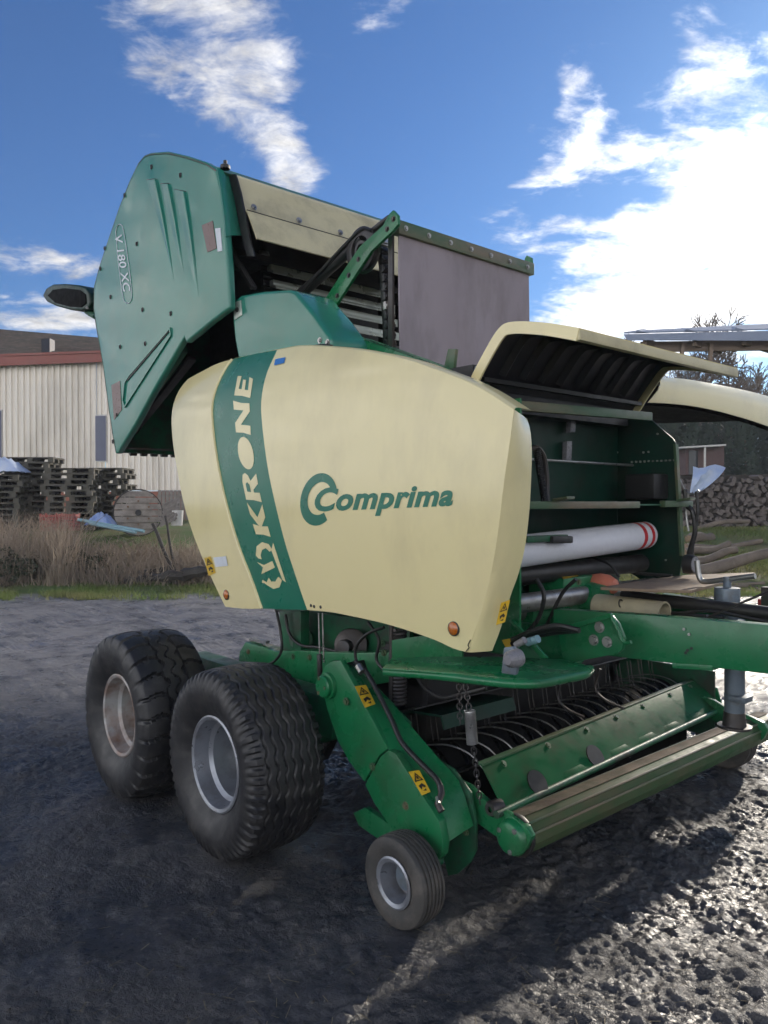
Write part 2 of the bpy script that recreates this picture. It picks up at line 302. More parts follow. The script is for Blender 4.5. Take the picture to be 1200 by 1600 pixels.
def mesh(name, sh, m, bevel=0.0, smooth=40, solid=0.0, seg=2, weld=False):
    me = bpy.data.meshes.new(name); me.from_pydata([tuple(v) for v in sh[0]], [], sh[1])
    if bevel or solid or weld:
        bm = bmesh.new(); bm.from_mesh(me)
        if weld: bmesh.ops.remove_doubles(bm, verts=bm.verts, dist=1e-5)
        if solid:
            bmesh.ops.recalc_face_normals(bm, faces=bm.faces)
            bmesh.ops.solidify(bm, geom=bm.faces[:], thickness=solid)
        if bevel:
            bmesh.ops.recalc_face_normals(bm, faces=bm.faces)
            ed = [e for e in bm.edges if len(e.link_faces) == 2 and e.calc_face_angle(0) > 0.5]
            bmesh.ops.bevel(bm, geom=ed, offset=bevel, segments=seg, profile=0.6, affect='EDGES', clamp_overlap=True)
        bm.to_mesh(me); bm.free()
    me.materials.append(MATS[m])
    if smooth:
        me.shade_smooth(); me.set_sharp_from_angle(angle=rad(smooth))
    return me
def obj(name, me, parent=None):
    o = bpy.data.objects.new(name, me); COL.objects.link(o)
    if parent is not None:
        o.parent = parent; w = Vector((0, 0, 0)); q = parent        # shapes are written in place: cancel the parents' offsets
        while q is not None: w += q.location; q = q.parent
        o.location = -w
    return o
def part(name, sh, m, parent, bevel=0.0, label=None, **k):
    o = obj(name, mesh(name, sh, m, bevel, **k), parent)
    if label: o['label'] = label
    return o
def tag(o, label, cat, group=None, kind=None):
    if label: o['label'] = label
    if cat: o['category'] = cat
    if group: o['group'] = group
    if kind: o['kind'] = kind
    return o
def empty(name, label, cat, loc=(0, 0, 0), group=None):
    o = bpy.data.objects.new(name, None); COL.objects.link(o); o.empty_display_size = 0.2; o.location = loc
    return tag(o, label, cat, group)
def thing(name, sh, m, label, cat, group=None, **k): return tag(obj(name, mesh(name, sh, m, **k)), label, cat, group)
def copy_tree(o, parent=None, loc=None, rz=None):
    c = o.copy(); COL.objects.link(c); c.parent = parent
    if loc is not None: c.location = loc
    if rz is not None: c.rotation_euler = (c.rotation_euler.x, c.rotation_euler.y, rz)
    for ch in o.children: copy_tree(ch, c)
    return c
def text_shape(s, offset=0.0, shear=0.0, spacing=1.0):
    cu = bpy.data.curves.new('t', 'FONT'); cu.body = s; cu.offset = offset; cu.shear = shear; cu.space_character = spacing; cu.resolution_u = 4
    o = bpy.data.objects.new('t', cu); COL.objects.link(o); bpy.context.view_layer.update()
    me = bpy.data.meshes.new_from_object(o.evaluated_get(bpy.context.evaluated_depsgraph_get()))
    v = [Vector((p.co.x, p.co.y, 0)) for p in me.vertices]; f = [tuple(p.vertices) for p in me.polygons]
    bpy.data.objects.remove(o); bpy.data.curves.remove(cu); bpy.data.meshes.remove(me)
    return v, f
def bolt(c, n, r=0.011, h=0.01):
    """a hexagon bolt head with its washer at c, standing along n"""
    c, n = Vector(c), Vector(n).normalized()
    return merge(cyl(c - n * 0.002, c + n * 0.003, r * 1.5, 14), cyl(c, c + n * h, r, 6))
# ================================================================== THE SETTING
def fade(e0, e1, x): 
    t = np.clip((x - e0) / (e1 - e0), 0, 1); return t * t * (3 - 2 * t)
def vnoise(x, y, seed):
    """smooth lattice noise, vectorised"""
    xi, yi = np.floor(x).astype(np.int64), np.floor(y).astype(np.int64); fx, fy = x - xi, y - yi
    fx = fx * fx * (3 - 2 * fx); fy = fy * fy * (3 - 2 * fy)
    def h(a, b):
        n = (a * 374761393 + b * 668265263 + seed * 974634) & 0x7fffffff
        n = ((n ^ (n >> 13)) * 1274126177) & 0x7fffffff
        return ((n ^ (n >> 16)) & 0xffff) / 65535.0
    return (h(xi, yi) * (1 - fx) + h(xi + 1, yi) * fx) * (1 - fy) + (h(xi, yi + 1) * (1 - fx) + h(xi + 1, yi + 1) * fx) * fy
def depth_of(x, y): return x * D0.x + y * D0.y
def side_of(x, y): return x * RV.x + y * RV.y
def ground_z(x, y, rough=True):
    x = np.asarray(x, float); y = np.asarray(y, float); dp = depth_of(x, y); sd_ = side_of(x, y)
    yard = 1 - fade(13.2, 14.6, dp)
    z = 0.98 * fade(14.0, 20.5, dp) + 0.10 * (vnoise(x * .25, y * .25, 3) - .5) * fade(14, 18, dp)
    if rough:
        n1 = vnoise(x * 1.1, y * 1.1, 1) - .5; n2 = vnoise(x * 3.7 + n1, y * 3.7, 2) - .5
        ax, ay = x + .06 * n2, y - .06 * n1
        crumb = 0
        for (fq, am, sd) in ((6.5, .015, 4), (13, .012, 5), (27, .0095, 6), (48, .007, 7), (80, .005, 12)):
            c_, s__ = math.cos(sd), math.sin(sd); q = vnoise((ax * c_ - ay * s__) * fq, (ax * s__ + ay * c_) * fq, sd)
            crumb = crumb + am * (np.abs(2 * q - 1) ** 1.05 - .45)        # creased, crumbly
        wet = fade(.30, .66, vnoise(x * .8 + 9, y * .8, 8))              # churned patches and smoother wet ones
        z = z + yard * (0.026 * n1 + 0.012 * n2 + crumb * (.55 + .75 * wet))
        rut = np.sin((x * .9 + y * .32) * 2.1 + n1 * 2)                  # shallow ruts that run with the drive
        z = z - yard * 0.022 * fade(.45, .95, rut)
        z = z + (1 - yard) * 0.03 * n2
        # level the mud where the tyres stand
        for (tx, ty) in ((-3.13, 1.98), (-4.22, 1.98), (-3.13, 4.82), (-4.22, 4.82)):
            k = np.exp(-(((x - tx) / .3) ** 2 + ((y - ty) / .4) ** 2)); z = z * (1 - k) + 0.0 * k
        k = np.exp(-(((x + 2.2) / .2) ** 2 + ((y - 2.03) / .2) ** 2)); z = z * (1 - k)
    return z
def gz(x, y): return float(ground_z(np.array([x]), np.array([y]), False)[0])

def axis_lines(lo, hi, step, far0, far1, grow=1.09):
    mid = list(np.arange(lo, hi, step)); a = []; s = step; q = lo
    while q > far0: s *= grow; q -= s; a.append(q)
    b = []; s = step; q = mid[-1]
    while q < far1: s *= grow; q += s; b.append(q)
    return np.array(a[::-1] + mid + b)
gx = axis_lines(-6.0, 0.1, 0.0115, -900, 900, 1.035); gy = axis_lines(0.7, 5.2, 0.0115, -900, 900, 1.035)
GX, GY = np.meshgrid(gx, gy); GZ = ground_z(GX, GY)
nx_, ny_ = len(gx), len(gy)
me = bpy.data.meshes.new('ground')
vv = np.stack([GX.ravel(), GY.ravel(), GZ.ravel()], 1)
ii = (np.arange(ny_ - 1)[:, None] * nx_ + np.arange(nx_ - 1)[None]).ravel()
ff = np.stack([ii, ii + 1, ii + 1 + nx_, ii + nx_], 1)
me.vertices.add(len(vv)); me.vertices.foreach_set('co', vv.ravel())
me.loops.add(ff.size); me.loops.foreach_set('vertex_index', ff.ravel().astype(np.int32))
me.polygons.add(len(ff)); me.polygons.foreach_set('loop_start', np.arange(0, ff.size, 4, dtype=np.int32))
me.update(); me.shade_smooth()
# wet mud in the yard, thin turf beyond it
m = bpy.data.materials.new('ground_mud'); m.use_nodes = True; t = m.node_tree; n = t.nodes; l = t.links; p = n['Principled BSDF']
geo = n.new('ShaderNodeNewGeometry')
def g_noise(s, d=6, r=.6, dist=0):
    q = n.new('ShaderNodeTexNoise'); l.new(geo.outputs['Position'], q.inputs['Vector']); q.inputs['Scale'].default_value = s; q.inputs['Detail'].default_value = d; q.inputs['Roughness'].default_value = r; q.inputs['Distortion'].default_value = dist; return q.outputs['Fac']
def g_rng(f, a, b, c, d):
    q = n.new('ShaderNodeMapRange'); l.new(f, q.inputs[0]); q.interpolation_type = 'SMOOTHSTEP'
    for i, w in enumerate((a, b, c, d)): q.inputs[i + 1].default_value = w
    return q.outputs[0]
def g_mix(f, a, b):
    q = n.new('ShaderNodeMix'); q.data_type = 'RGBA'; l.new(f, q.inputs['Factor'])
    for s, c in (('A', a), ('B', b)):
        if isinstance(c, tuple): q.inputs[s].default_value = (*c, 1)
        else: l.new(c, q.inputs[s])
    return q.outputs['Result']
dn = n.new('ShaderNodeVectorMath'); dn.operation = 'DOT_PRODUCT'; l.new(geo.outputs['Position'], dn.inputs[0]); dn.inputs[1].default_value = D0
ad = n.new('ShaderNodeMath'); ad.operation = 'MULTIPLY_ADD'; l.new(g_noise(.6, 4), ad.inputs[0]); ad.inputs[1].default_value = 1.6; l.new(dn.outputs['Value'], ad.inputs[2])
turf = g_rng(ad.outputs[0], 14.2, 14.9, 0, 1)
mud = g_mix(g_rng(g_noise(1.3, 7, .62), .38, .66, 0, 1), (0.034, 0.038, 0.047), (0.075, 0.073, 0.075))
mud = g_mix(g_rng(g_noise(5, 8, .68), .44, .66, 0, .7), mud, (0.125, 0.117, 0.11))
mud = g_mix(g_rng(g_noise(24, 5, .7), .55, .7, 0, .6), mud, (0.018, 0.019, 0.023))
mud = g_mix(g_rng(g_noise(22, 4, .7), .58, .72, 0, .5), mud, (0.11, 0.098, 0.088))
# bits of straw and stone trodden in
vo = n.new('ShaderNodeTexVoronoi'); l.new(geo.outputs['Position'], vo.inputs['Vector']); vo.inputs['Scale'].default_value = 34
spk = n.new('ShaderNodeMath'); spk.operation = 'MULTIPLY'; l.new(g_rng(vo.outputs['Distance'], .12, .06, 0, 1), spk.inputs[0]); l.new(g_rng(g_noise(5, 3), .56, .66, 0, .8), spk.inputs[1])
mud = g_mix(spk.outputs[0], mud, (0.17, 0.14, 0.11))
dry = n.new('ShaderNodeMath'); dry.operation = 'MULTIPLY'; l.new(g_rng(dn.outputs['Value'], 4.6, 8.5, 0, 1), dry.inputs[0]); l.new(g_rng(g_noise(2.2, 8, .7), .34, .56, .15, .9), dry.inputs[1])  # distance mask for the painted sheen, broken up by noise
mud = g_mix(dry.outputs[0], mud, (0.27, 0.257, 0.25))                       # the far yard's wet sheen and sunlit brightness, painted in as paler mud
turfc = g_mix(g_rng(g_noise(.9, 6), .4, .62, 0, 1), (0.10, 0.155, 0.04), (0.16, 0.15, 0.065))
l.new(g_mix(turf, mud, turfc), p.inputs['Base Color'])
film = g_rng(g_noise(1.15, 7, .66, .4), .46, .60, 0, 1)                    # where water stands in a thin film the mud is smooth and shines
rg = n.new('ShaderNodeMix'); l.new(turf, rg.inputs['Factor']); rq = n.new('ShaderNodeMix'); l.new(film, rq.inputs['Factor']); l.new(g_rng(g_noise(2.6, 6, .65), .36, .66, .26, .55), rq.inputs['A']); rq.inputs['B'].default_value = .22; l.new(rq.outputs['Result'], rg.inputs['A']); rg.inputs['B'].default_value = .9
l.new(rg.outputs['Result'], p.inputs['Roughness']); p.inputs['Specular IOR Level'].default_value = .34
bp = n.new('ShaderNodeBump'); bp.inputs['Distance'].default_value = .022; l.new(g_rng(film, 0, 1, .9, .5), bp.inputs['Strength'])
hs_ = n.new('ShaderNodeMath'); hs_.operation = 'MULTIPLY_ADD'; l.new(g_noise(60, 5, .7), hs_.inputs[0]); hs_.inputs[1].default_value = .8; l.new(g_noise(17, 6, .68, .5), hs_.inputs[2])
l.new(hs_.outputs[0], bp.inputs['Height']); l.new(bp.outputs[0], p.inputs['Normal'])
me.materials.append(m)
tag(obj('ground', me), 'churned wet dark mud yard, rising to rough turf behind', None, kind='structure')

def W_(dep, u): 
    """ground point at a given distance along the heading, under photo column u"""
    q = D0 * dep + RV * (dep * (u - 600) / F); return Vector((q.x, q.y, gz(q.x, q.y)))
def zat(v, dep): return CH + dep * (HZ - v) / F
def Q(u, v, dep):
    """point seen at pixel (u, v) at distance dep along the heading"""
    q = D0 * dep + RV * (dep * (u - 600) / F); return Vector((q.x, q.y, zat(v, dep)))

# ---- blades and stems, real geometry, too many to count
def blades(name, label, m, pts, h0, h1, w, lean, kind='stuff', seg=2, cat='grass'):
    V, Fc = [], []
    for (x, y, z) in pts:
        h = random.uniform(h0, h1); a = random.uniform(0, 6.283); b = random.uniform(0, 6.283); le = random.uniform(0, lean) * h
        o = Vector((math.cos(a), math.sin(a), 0)) * w; k = Vector((math.cos(b), math.sin(b), 0)) * le
        p0 = Vector((x, y, z - .02)); i = len(V)
        if seg == 1: V += [p0 - o, p0 + o, p0 + k + Vector((0, 0, h))]; Fc.append((i, i + 1, i + 2))
        else:
            p1 = p0 + k * .35 + Vector((0, 0, h * .6))
            V += [p0 - o, p0 + o, p1 + o * .7, p1 - o * .7, p0 + k + Vector((0, 0, h))]; Fc += [(i, i + 1, i + 2, i + 3), (i + 3, i + 2, i + 4)]
    return tag(obj(name, mesh(name, (V, Fc), m, smooth=0)), label, cat, kind=kind)
def scatter(n, d0, d1, u0, u1, keep=None):
    out = []
    while len(out) < n:
        dd = random.uniform(d0, d1); u = random.uniform(u0, u1)
        if keep and random.random() > keep(dd, u): continue
        q = W_(dd, u); out.append((q.x, q.y, q.z))
    return out

# ---- the barn on the left
BD = 31.0
barn = empty('corrugated_barn', 'long barn with cream corrugated walls, red fascia and mossy roof behind the pallets', 'barn', Q(100, 860, BD))
def bp_(u, v, dd=0.0): return Q(u, v, BD + dd + (u - 100) * -0.004)
def corrugated(u0, u1, v0, v1, period=9.4, dd=0.0, amp=.07):
    """trapezoid ribs standing out of the sheet"""
    rows = [[], []]; u = u0; k = 0
    prof = ((0, 0), (.18, 0), (.32, 1), (.68, 1), (.82, 0))
    while u < u1:
        for (f, h) in prof:
            if u + f * period > u1: break
            for r, v in ((0, v0), (1, v1)):
                rows[r].append(bp_(u + f * period, v, dd - amp * h))
        u += period
    return grid(rows)
part('wall', corrugated(-420, 152, 560, 772), 'sheet_cream', barn, smooth=0)
part('wall', corrugated(152, 520, 560, 650, dd=.02), 'sheet_cream', barn, smooth=0)
part('wall', corrugated(166, 520, 650, 766, dd=.02), 'sheet_cream', barn, smooth=0)
part('wall', corrugated(152, 166, 722, 772, dd=.02), 'sheet_cream', barn, smooth=0)
for (u0, u1, v0, v1) in ((148, 167, 648, 722), (-40, 4, 640, 722)):
    f = part('window', prism([bp_(u0, v0, -.06), bp_(u1, v0, -.06), bp_(u1, v1, -.06), bp_(u0, v1, -.06)], D0 * .05), 'house_white', barn)
    part('pane', prism([bp_(u0 + 1.5, v0 + 2, -.085), bp_(u1 - 1.5, v0 + 2, -.085), bp_(u1 - 1.5, v1 - 2, -.085), bp_(u0 + 1.5, v1 - 2, -.085)], D0 * .02), 'sheet_blue_grey', f)
part('fascia', prism([bp_(-420, 569, -.3), bp_(520, 535, -.3), bp_(520, 552, -.3), bp_(-420, 588, -.3)], D0 * .08), 'fascia_red', barn)
part('plinth', prism([bp_(-420, 772, .05), bp_(520, 766, .05), bp_(520, 840, .05), bp_(-420, 840, .05)], D0 * .2), 'brick_red', barn)
rows = []                                                    # the roof: courses that step over each other
for k in range(23):
    t_ = k / 22
    for e in (0, 1):
        q0, q1 = bp_(-420, 574, -.35), bp_(520, 541, -.35); r0 = Q(-420, 478, BD + 9.5); r1 = Q(520, 553 + 20, BD + 9.5)
        r0.z = 11.9; r1.z = 9.24
        up_ = Vector((0, 0, .05 * (1 - e)))
        tt = min(1.0, (k + e) / 22)
        rows.append([q0.lerp(r0, tt) + up_, q0.lerp(q1, .5).lerp(r0.lerp(r1, .5), tt) + up_, q1.lerp(r1, tt) + up_])
part('roof', grid(rows), 'roof_mossy', barn, smooth=0)
rf0, rf1 = bp_(70, 553, -.3), Q(78, 527, BD + 4.5)
ch_ = part('roof_vent', prism([Q(66, 556, BD + .6), Q(79, 556, BD + .6), Q(79, 529, BD + 1.2), Q(66, 531, BD + 1.2)], D0 * .5), 'steel_dark', barn)
fenceo = empty('board_fence', 'grey upright board fence beside the barn plinth', 'fence', Q(268, 800, 27))
for k in range(9): part('board', prism([Q(247 + k * 6, 766, 27), Q(252 + k * 6, 766, 27), Q(252 + k * 6, 812, 27), Q(247 + k * 6, 812, 27)], D0 * .03), 'wood_grey', fenceo)
part('rail', bar(Q(246, 775, 27.06), Q(302, 775, 27.06), .05, .08), 'wood_grey', fenceo)

# ---- pallets in stacks
def pallet_proto(L_=1.2, B_=.8):
    o = empty('pallet', '', 'pallet', (0, 0, 0), 'weathered pallets stacked before the barn')
    part('deck_boards', merge(*[box((-L_ / 2, -B_ / 2 + k * .1625, .118), (L_ / 2, -B_ / 2 + k * .1625 + .13, .140)) for k in range(5)], *[box((-L_ / 2 + k * .53, -B_ / 2, .096), (-L_ / 2 + k * .53 + .14, B_ / 2, .1175)) for k in range(3)]), 'pallet_wood', o, smooth=0)['kind'] = 'stuff'
    part('blocks', merge(*[box((-L_ / 2 + i * .53 + .002, -B_ / 2 + j * .335 + .002, .022), (-L_ / 2 + i * .53 + .138, -B_ / 2 + j * .335 + .10, .0955)) for i in range(3) for j in range(3)]), 'pallet_wood', o, smooth=0)['kind'] = 'stuff'
    part('base_boards', merge(*[box((-L_ / 2, -B_ / 2 + j * .335, 0), (L_ / 2, -B_ / 2 + j * .335 + .10, .0215)) for j in range(3)]), 'pallet_wood', o, smooth=0)['kind'] = 'stuff'
    return o
P0 = pallet_proto(); used = False
heading = math.atan2(RV.y, RV.x)
ordn = ['lowest', 'second', 'third', 'fourth', 'fifth', 'sixth', 'seventh', 'eighth', 'ninth', 'tenth', 'eleventh', 'twelfth', 'thirteenth']
for (u, dep, n_, rz, where) in ((2, 19.6, 10, .1, 'the leftmost stack'), (56, 20.3, 13, .0, 'the tallest stack'),
                            (117, 19.8, 11, .06, 'the stack next to the tallest'), (166, 20.6, 11, -.05, 'the stack nearest the cable drum')):
    b = W_(dep, u)
    for k in range(n_):
        loc = b + Vector((random.uniform(-.05, .05), random.uniform(-.05, .05), .02 + k * .1425)) + RV * (random.choice((0, 0, .12, -.1)) if k > 5 else 0)
        if not used: o = P0; used = True; o.location = loc; o.rotation_euler = (0, 0, heading + rz)
        else: o = copy_tree(P0, None, loc, heading + rz + random.uniform(-.04, .04))
        o['label'] = 'weathered wooden pallet, %s from the ground in %s' % (ordn[k], where) if k else 'weathered wooden pallet at the bottom of %s' % where

def crumple(c, sx, sy, h, m, name, label, cat, seed):
    """a sagging heap of sheeting"""
    rows = []; rnd = random.Random(seed)
    for i in range(13):
        r = []
        for j in range(15):
            a, b = (i / 12 - .5) * 2, (j / 14 - .5) * 2; rr = max(abs(a), abs(b)) ** 2
            r.append(Vector(c) + D0 * (a * sy) + RV * (b * sx) + Vector((0, 0, h * (1 - rr) + rnd.uniform(-.05, .06) * (1 - rr * .6))))
        rows.append(r)
    return thing(name, grid(rows), m, label, cat, solid=.01)
crumple(Q(4, 738, 19.5), .55, .4, .34, 'tarp_white', 'plastic_bag', 'pale blue and white plastic bag on top of the left pallet stack', 'bag', 3)
crumple(Q(158, 820, 18.2), .30, .3, .26, 'tarp_blue', 'tarpaulin', 'crumpled blue tarpaulin heap left of the cable drum', 'tarpaulin', 5)

# ---- cable drum lying on its rim
dr = empty('cable_drum', 'big grey wooden cable drum among the weeds', 'cable drum', W_(18.6, 215))
ctr = Q(216, 801, 18.6); ax = (D0 * .93 - RV * .36).normalized(); s_ = ax.cross(UZ).normalized()
def disc(c0, th, R_):
    ps = []
    n_ = 9; w = 2 * R_ / n_
    return c0, th, R_
for (off, nm) in ((0.0, 'front flange'), (.62, 'back flange')):
    fl = None
    for k in range(7):                                       # each flange is nailed up from boards
        a, b = -1 + 2 * k / 7, -1 + 2 * (k + 1) / 7 - .045; R_ = .57
        pts = [];
        for e in np.linspace(a, b, 5): pts.append((e, math.sqrt(max(0, 1 - e * e))))
        loop = [(e, q) for e, q in pts] + [(e, -q) for e, q in pts[::-1]]
        P3 = [ctr + ax * (off + .004 * (k % 2)) + (UZ * (e * .96) + s_ * q * 1.0) * R_ for e, q in loop]
        part('flange_board', prism(P3, ax * .05), 'drum_wood', dr, smooth=0)
part('core', cyl(ctr + ax * .05, ctr + ax * .62, .34, 20), 'drum_wood', dr)
part('hub_plate', cyl(ctr - ax * .03, ctr - ax * .001, .075, 12), 'black', dr)
for off in (-.006, .615): part('flange_rim', lathe([(0, .575), (.06, .575), (.06, .555), (0, .555), (0, .575)], (0, 0, 0), 'y', 40), 'wood_dark', dr).matrix_local = Matrix.Translation(ctr + ax * off - dr.location) @ ax.to_track_quat('Y', 'Z').to_matrix().to_4x4()
for a in range(6): part('bolt', cyl(ctr - ax * .03 + (UZ * math.cos(a * 1.05) + s_ * math.sin(a * 1.05)) * .28, ctr - ax * .001 + (UZ * math.cos(a * 1.05) + s_ * math.sin(a * 1.05)) * .28, .025, 8), 'rusty', dr)
# leaning slatted crate and white bucket to its right
lp = empty('slatted_panel', 'grey slatted wooden panel leaning beside the cable drum', 'panel', W_(18.0, 262))
for k in range(7): part('slat', bar(Q(249 + k * 1.2, 822 - k * 5.4, 17.9 + k * .05), Q(276 + k * 1.2, 809 - k * 5.4, 18.1 + k * .05), .02, .06), 'wood_grey', lp)
for e in (0, 1): part('rail', bar(Q(252 + e * 20, 822 - e * 9, 18.05), Q(260 + e * 20, 786 - e * 9, 18.4), .05, .03), 'wood_grey', lp)
thing('bucket', merge(lathe([(0, .13), (0, .135), (.36, .16), (.36, .15), (.02, .125), (.02, 0)], Q(276, 821, 18.3), 'z', 20)), 'house_white', 'small white bucket under the leaning slatted panel', 'bucket')
# red crates
for i, (u, v, w_) in enumerate(((82, 830, .42), (106, 829, .40))):
    c = Q(u, v, 17.6 + .1 * i); cr = empty('crate', ('dull red plastic crate, the left one in the weeds', 'brighter red plastic crate, the right one in the weeds')[i], 'crate', c, 'red crates in the weeds')
    def lb(a, b, z0, z1): return bar(c + RV * a[0] + D0 * a[1] + UZ * (z0 + z1) / 2, c + RV * b[0] + D0 * b[1] + UZ * (z0 + z1) / 2, .02, z1 - z0)
    h = w_ / 2
    for (nm, a, b) in (('front_side', (-h, -.15), (h, -.15)), ('back_side', (-h, .15), (h, .15)), ('end_side', (-h, -.14), (-h, .14)), ('end_side', (h, -.14), (h, .14))):
        part(nm, merge(*[lb(a, b, .02 + k * .075, .02 + k * .075 + .055) for k in range(5)], bar(c + RV * a[0] + D0 * a[1], c + RV * a[0] + D0 * a[1] + UZ * .4, .03, .03, RV), bar(c + RV * b[0] + D0 * b[1], c + RV * b[0] + D0 * b[1] + UZ * .4, .03, .03, RV)), 'plastic_red', cr)
    part('bottom', prism([c + RV * -h + D0 * -.15, c + RV * h + D0 * -.15, c + RV * h + D0 * .15, c + RV * -h + D0 * .15], (0, 0, .015)), 'plastic_red', cr)
# pale blue poles, stakes, charred beam
for k, (a, b, lb_) in enumerate((((122, 812, 17.2), (225, 830, 16.6), 'upper of the pale blue plastic pipes lying over the weeds'), ((140, 818, 17.0), (212, 832, 16.4), 'lower of the pale blue plastic pipes lying over the weeds'))):
    thing('plastic_pipe', cyl(Q(*a), Q(*b), .035, 10), 'pipe_blue', lb_, 'pipe', 'pale blue pipes in the weeds')
for (a, b, lb_, r_) in (((238, 818, 15.2), (279, 902, 15.0), 'long dark stake leaning left over the charred beam', .035), ((258, 806, 15.6), (276, 898, 15.3), 'thinner stake standing behind the leaning stake', .025)):
    p_, q_ = Q(*a), Q(*b); q_.z -= .15
    thing('stake', tube([p_.lerp(q_, k / 6) + Vector((random.uniform(-.012, .012), random.uniform(-.012, .012), 0)) for k in range(7)], r_, 7), 'wood_dark', lb_, 'stake')
p_, q_ = Q(192, 912, 15.1), Q(345, 888, 14.6)
V = [p_.lerp(q_, k / 14) + Vector((0, 0, random.uniform(-.02, .02))) for k in range(15)]
bmz = tube(V, .1, 7, [.05 + random.uniform(.02, .09) for _ in V])
thing('charred_beam', bmz, 'wood_dark', 'charred black beam lying on the grass verge', 'beam', smooth=0)
thing('charred_board', bar(Q(205, 900, 15.3), Q(262, 892, 15.2), .03, .17), 'wood_dark', 'charred board lying behind the black beam', 'board', bevel=.008)

# ---- weeds, brambles and grass on the left verge
blades('grass_verge', 'strip of short green grass along the edge of the yard', 'grass', scatter(9000, 13.0, 14.9, -120, 470, lambda d_, u: max(.03, 2.2 * float(vnoise(np.array([u * .022]), np.array([d_ * 1.6]), 21)[0]) - .5 - abs(d_ - 14.2) * .55)), .03, .13, .006, .9)
def weed(u): return (.12 + .88 * (math.sin(u * .071 + 1) * .5 + .5) ** 2) * (1 if u < 110 else .55)
blades('dry_weeds', 'tangle of tall dry brown weeds below the pallets', 'dry_weed', scatter(3600, 14.8, 17.2, -140, 120, lambda d_, u: weed(u)), .35, 1.25, .006, .9, cat='weeds')
blades('dead_stalks', 'shorter dead stalks between the pipes and the black beam', 'dry_weed', scatter(2200, 14.8, 17.0, 110, 430, lambda d_, u: .3 + .7 * (math.sin(u * .09) * .5 + .5)), .15, .62, .006, 1.0, cat='weeds')
blades('dry_undergrowth', 'low brown dead stalks matted under the tall weeds', 'dry_weed', scatter(5000, 14.7, 17.6, -140, 440), .08, .34, .008, 1.6, cat='weeds')
# long arching stems
V = []
for k in range(650):
    u = random.uniform(-60, 330); b = W_(random.uniform(14.8, 16.4), u); a = random.uniform(0, 6.28); h = random.uniform(.5, 1.35) if u < 130 else random.uniform(.3, .8); s = random.uniform(.1, .8)
    k_ = Vector((math.cos(a), math.sin(a), 0)) * s
    V.append(tube([b, b + k_ * .25 + UZ * h * .5, b + k_ * .6 + UZ * h * .85, b + k_ + UZ * h], .006, 3, [.009, .007, .005, .002]))
tag(obj('arching_stems', mesh('arching_stems', merge(*V), 'dry_weed', smooth=0)), 'long pale bent stems arching over the weeds', 'weeds', kind='stuff')
def leaf_cloud(n, c, rx, ry, rz, s):
    V, Fc = [], []
    for _ in range(n):
        while True:
            q = Vector((random.uniform(-1, 1), random.uniform(-1, 1), random.uniform(-1, 1)))
            if q.length < 1: break
        q = q * (q.length ** -.35 if q.length > .05 else 1) * (.72 + .38 * math.sin(q.x * 5 + q.y * 3) * math.cos(q.z * 4))
        pt = Vector(c) + RV * q.x * rx + D0 * q.y * ry + UZ * q.z * rz
        a = Vector((random.gauss(0, 1), random.gauss(0, 1), random.gauss(0, 1))).normalized(); b = a.orthogonal().normalized(); ss = s * random.uniform(.6, 1.4); i = len(V)
        V += [pt - a * ss, pt + b * ss * .45, pt + a * ss, pt - b * ss * .45]; Fc.append((i, i + 1, i + 2, i + 3))
    return V, Fc
for i, (u, dd, rx, rz, lb_) in enumerate(((20, 15.0, .75, .42, 'dark green bramble bush at the left edge of the verge'), (128, 15.6, .8, .34, 'low dark bramble under the tall weeds, right of the green bush'))):
    b = W_(dd, u)
    br = empty('bramble_bush', lb_, 'bush', b)
    part('foliage', leaf_cloud(1300, b + UZ * (rz * .8), rx, .5, rz, .035), 'bramble', br, smooth=0)
    part('stems', merge(*[tube([b + RV * random.uniform(-.2, .2), b + RV * random.uniform(-rx, rx) * .7 + UZ * rz * .9, b + RV * random.uniform(-rx, rx) + UZ * rz * random.uniform(.6, 1.6)], .008, 4) for _ in range(40)]), 'dry_weed', br)

# ---- the right: turf, firewood, logs, hedge, trees, shed roof
blades('turf', 'rough green winter grass behind the drawbar', 'grass', scatter(24000, 13.4, 21.5, 960, 1330, lambda d_, u: .5 + .5 * math.sin(d_ * 2.1 + u * .02)), .03, .12, .007, .9)
fw = empty('firewood_stack', 'long high stack of split grey firewood across the grass', 'firewood', W_(21.6, 1130))
ends = []
rnd = random.Random(4)
row = 0; v = 0.0
LG = [mesh('log%d' % k, merge(cyl((0, 0, 0), (0, .45, 0), 1, 6 + k % 3)), 'log_end', smooth=0, bevel=.06) for k in range(5)]
for k, mm in enumerate(LG):                                   # split logs are uneven wedges
    for vt in mm.vertices:
        a = math.atan2(vt.co.z, vt.co.x); s = .82 + .28 * math.sin(a * (2 + k % 2) + k * 1.9); vt.co.x *= s; vt.co.z *= s * (.8 + .08 * k)
zz = .0
nlog = 0
while zz < 1.85:
    u = 1046.0 + rnd.uniform(-3, 3)
    while u < 1345:
        r_ = rnd.uniform(.045, .125); b = W_(21.6, u)
        top = 1.6 + .16 * math.sin(u * .03) + (.12 if u > 1140 else -.02)
        if zz + r_ < top and nlog < 330:
            lo = obj('log', LG[rnd.randrange(5)]); lo.parent = fw; nlog += 1
            lo.location = b + UZ * (zz + r_ + rnd.uniform(-.05, .05)) + D0 * rnd.uniform(-.14, .10) - fw.location
            lo.rotation_euler = (0, rnd.uniform(0, 6.28), math.atan2(D0.y, D0.x) - math.pi / 2 + rnd.uniform(-.4, .4)); lo.scale = (r_, 1, r_)
        u += r_ * 2 * F / 21.6 * .93
    zz += .135
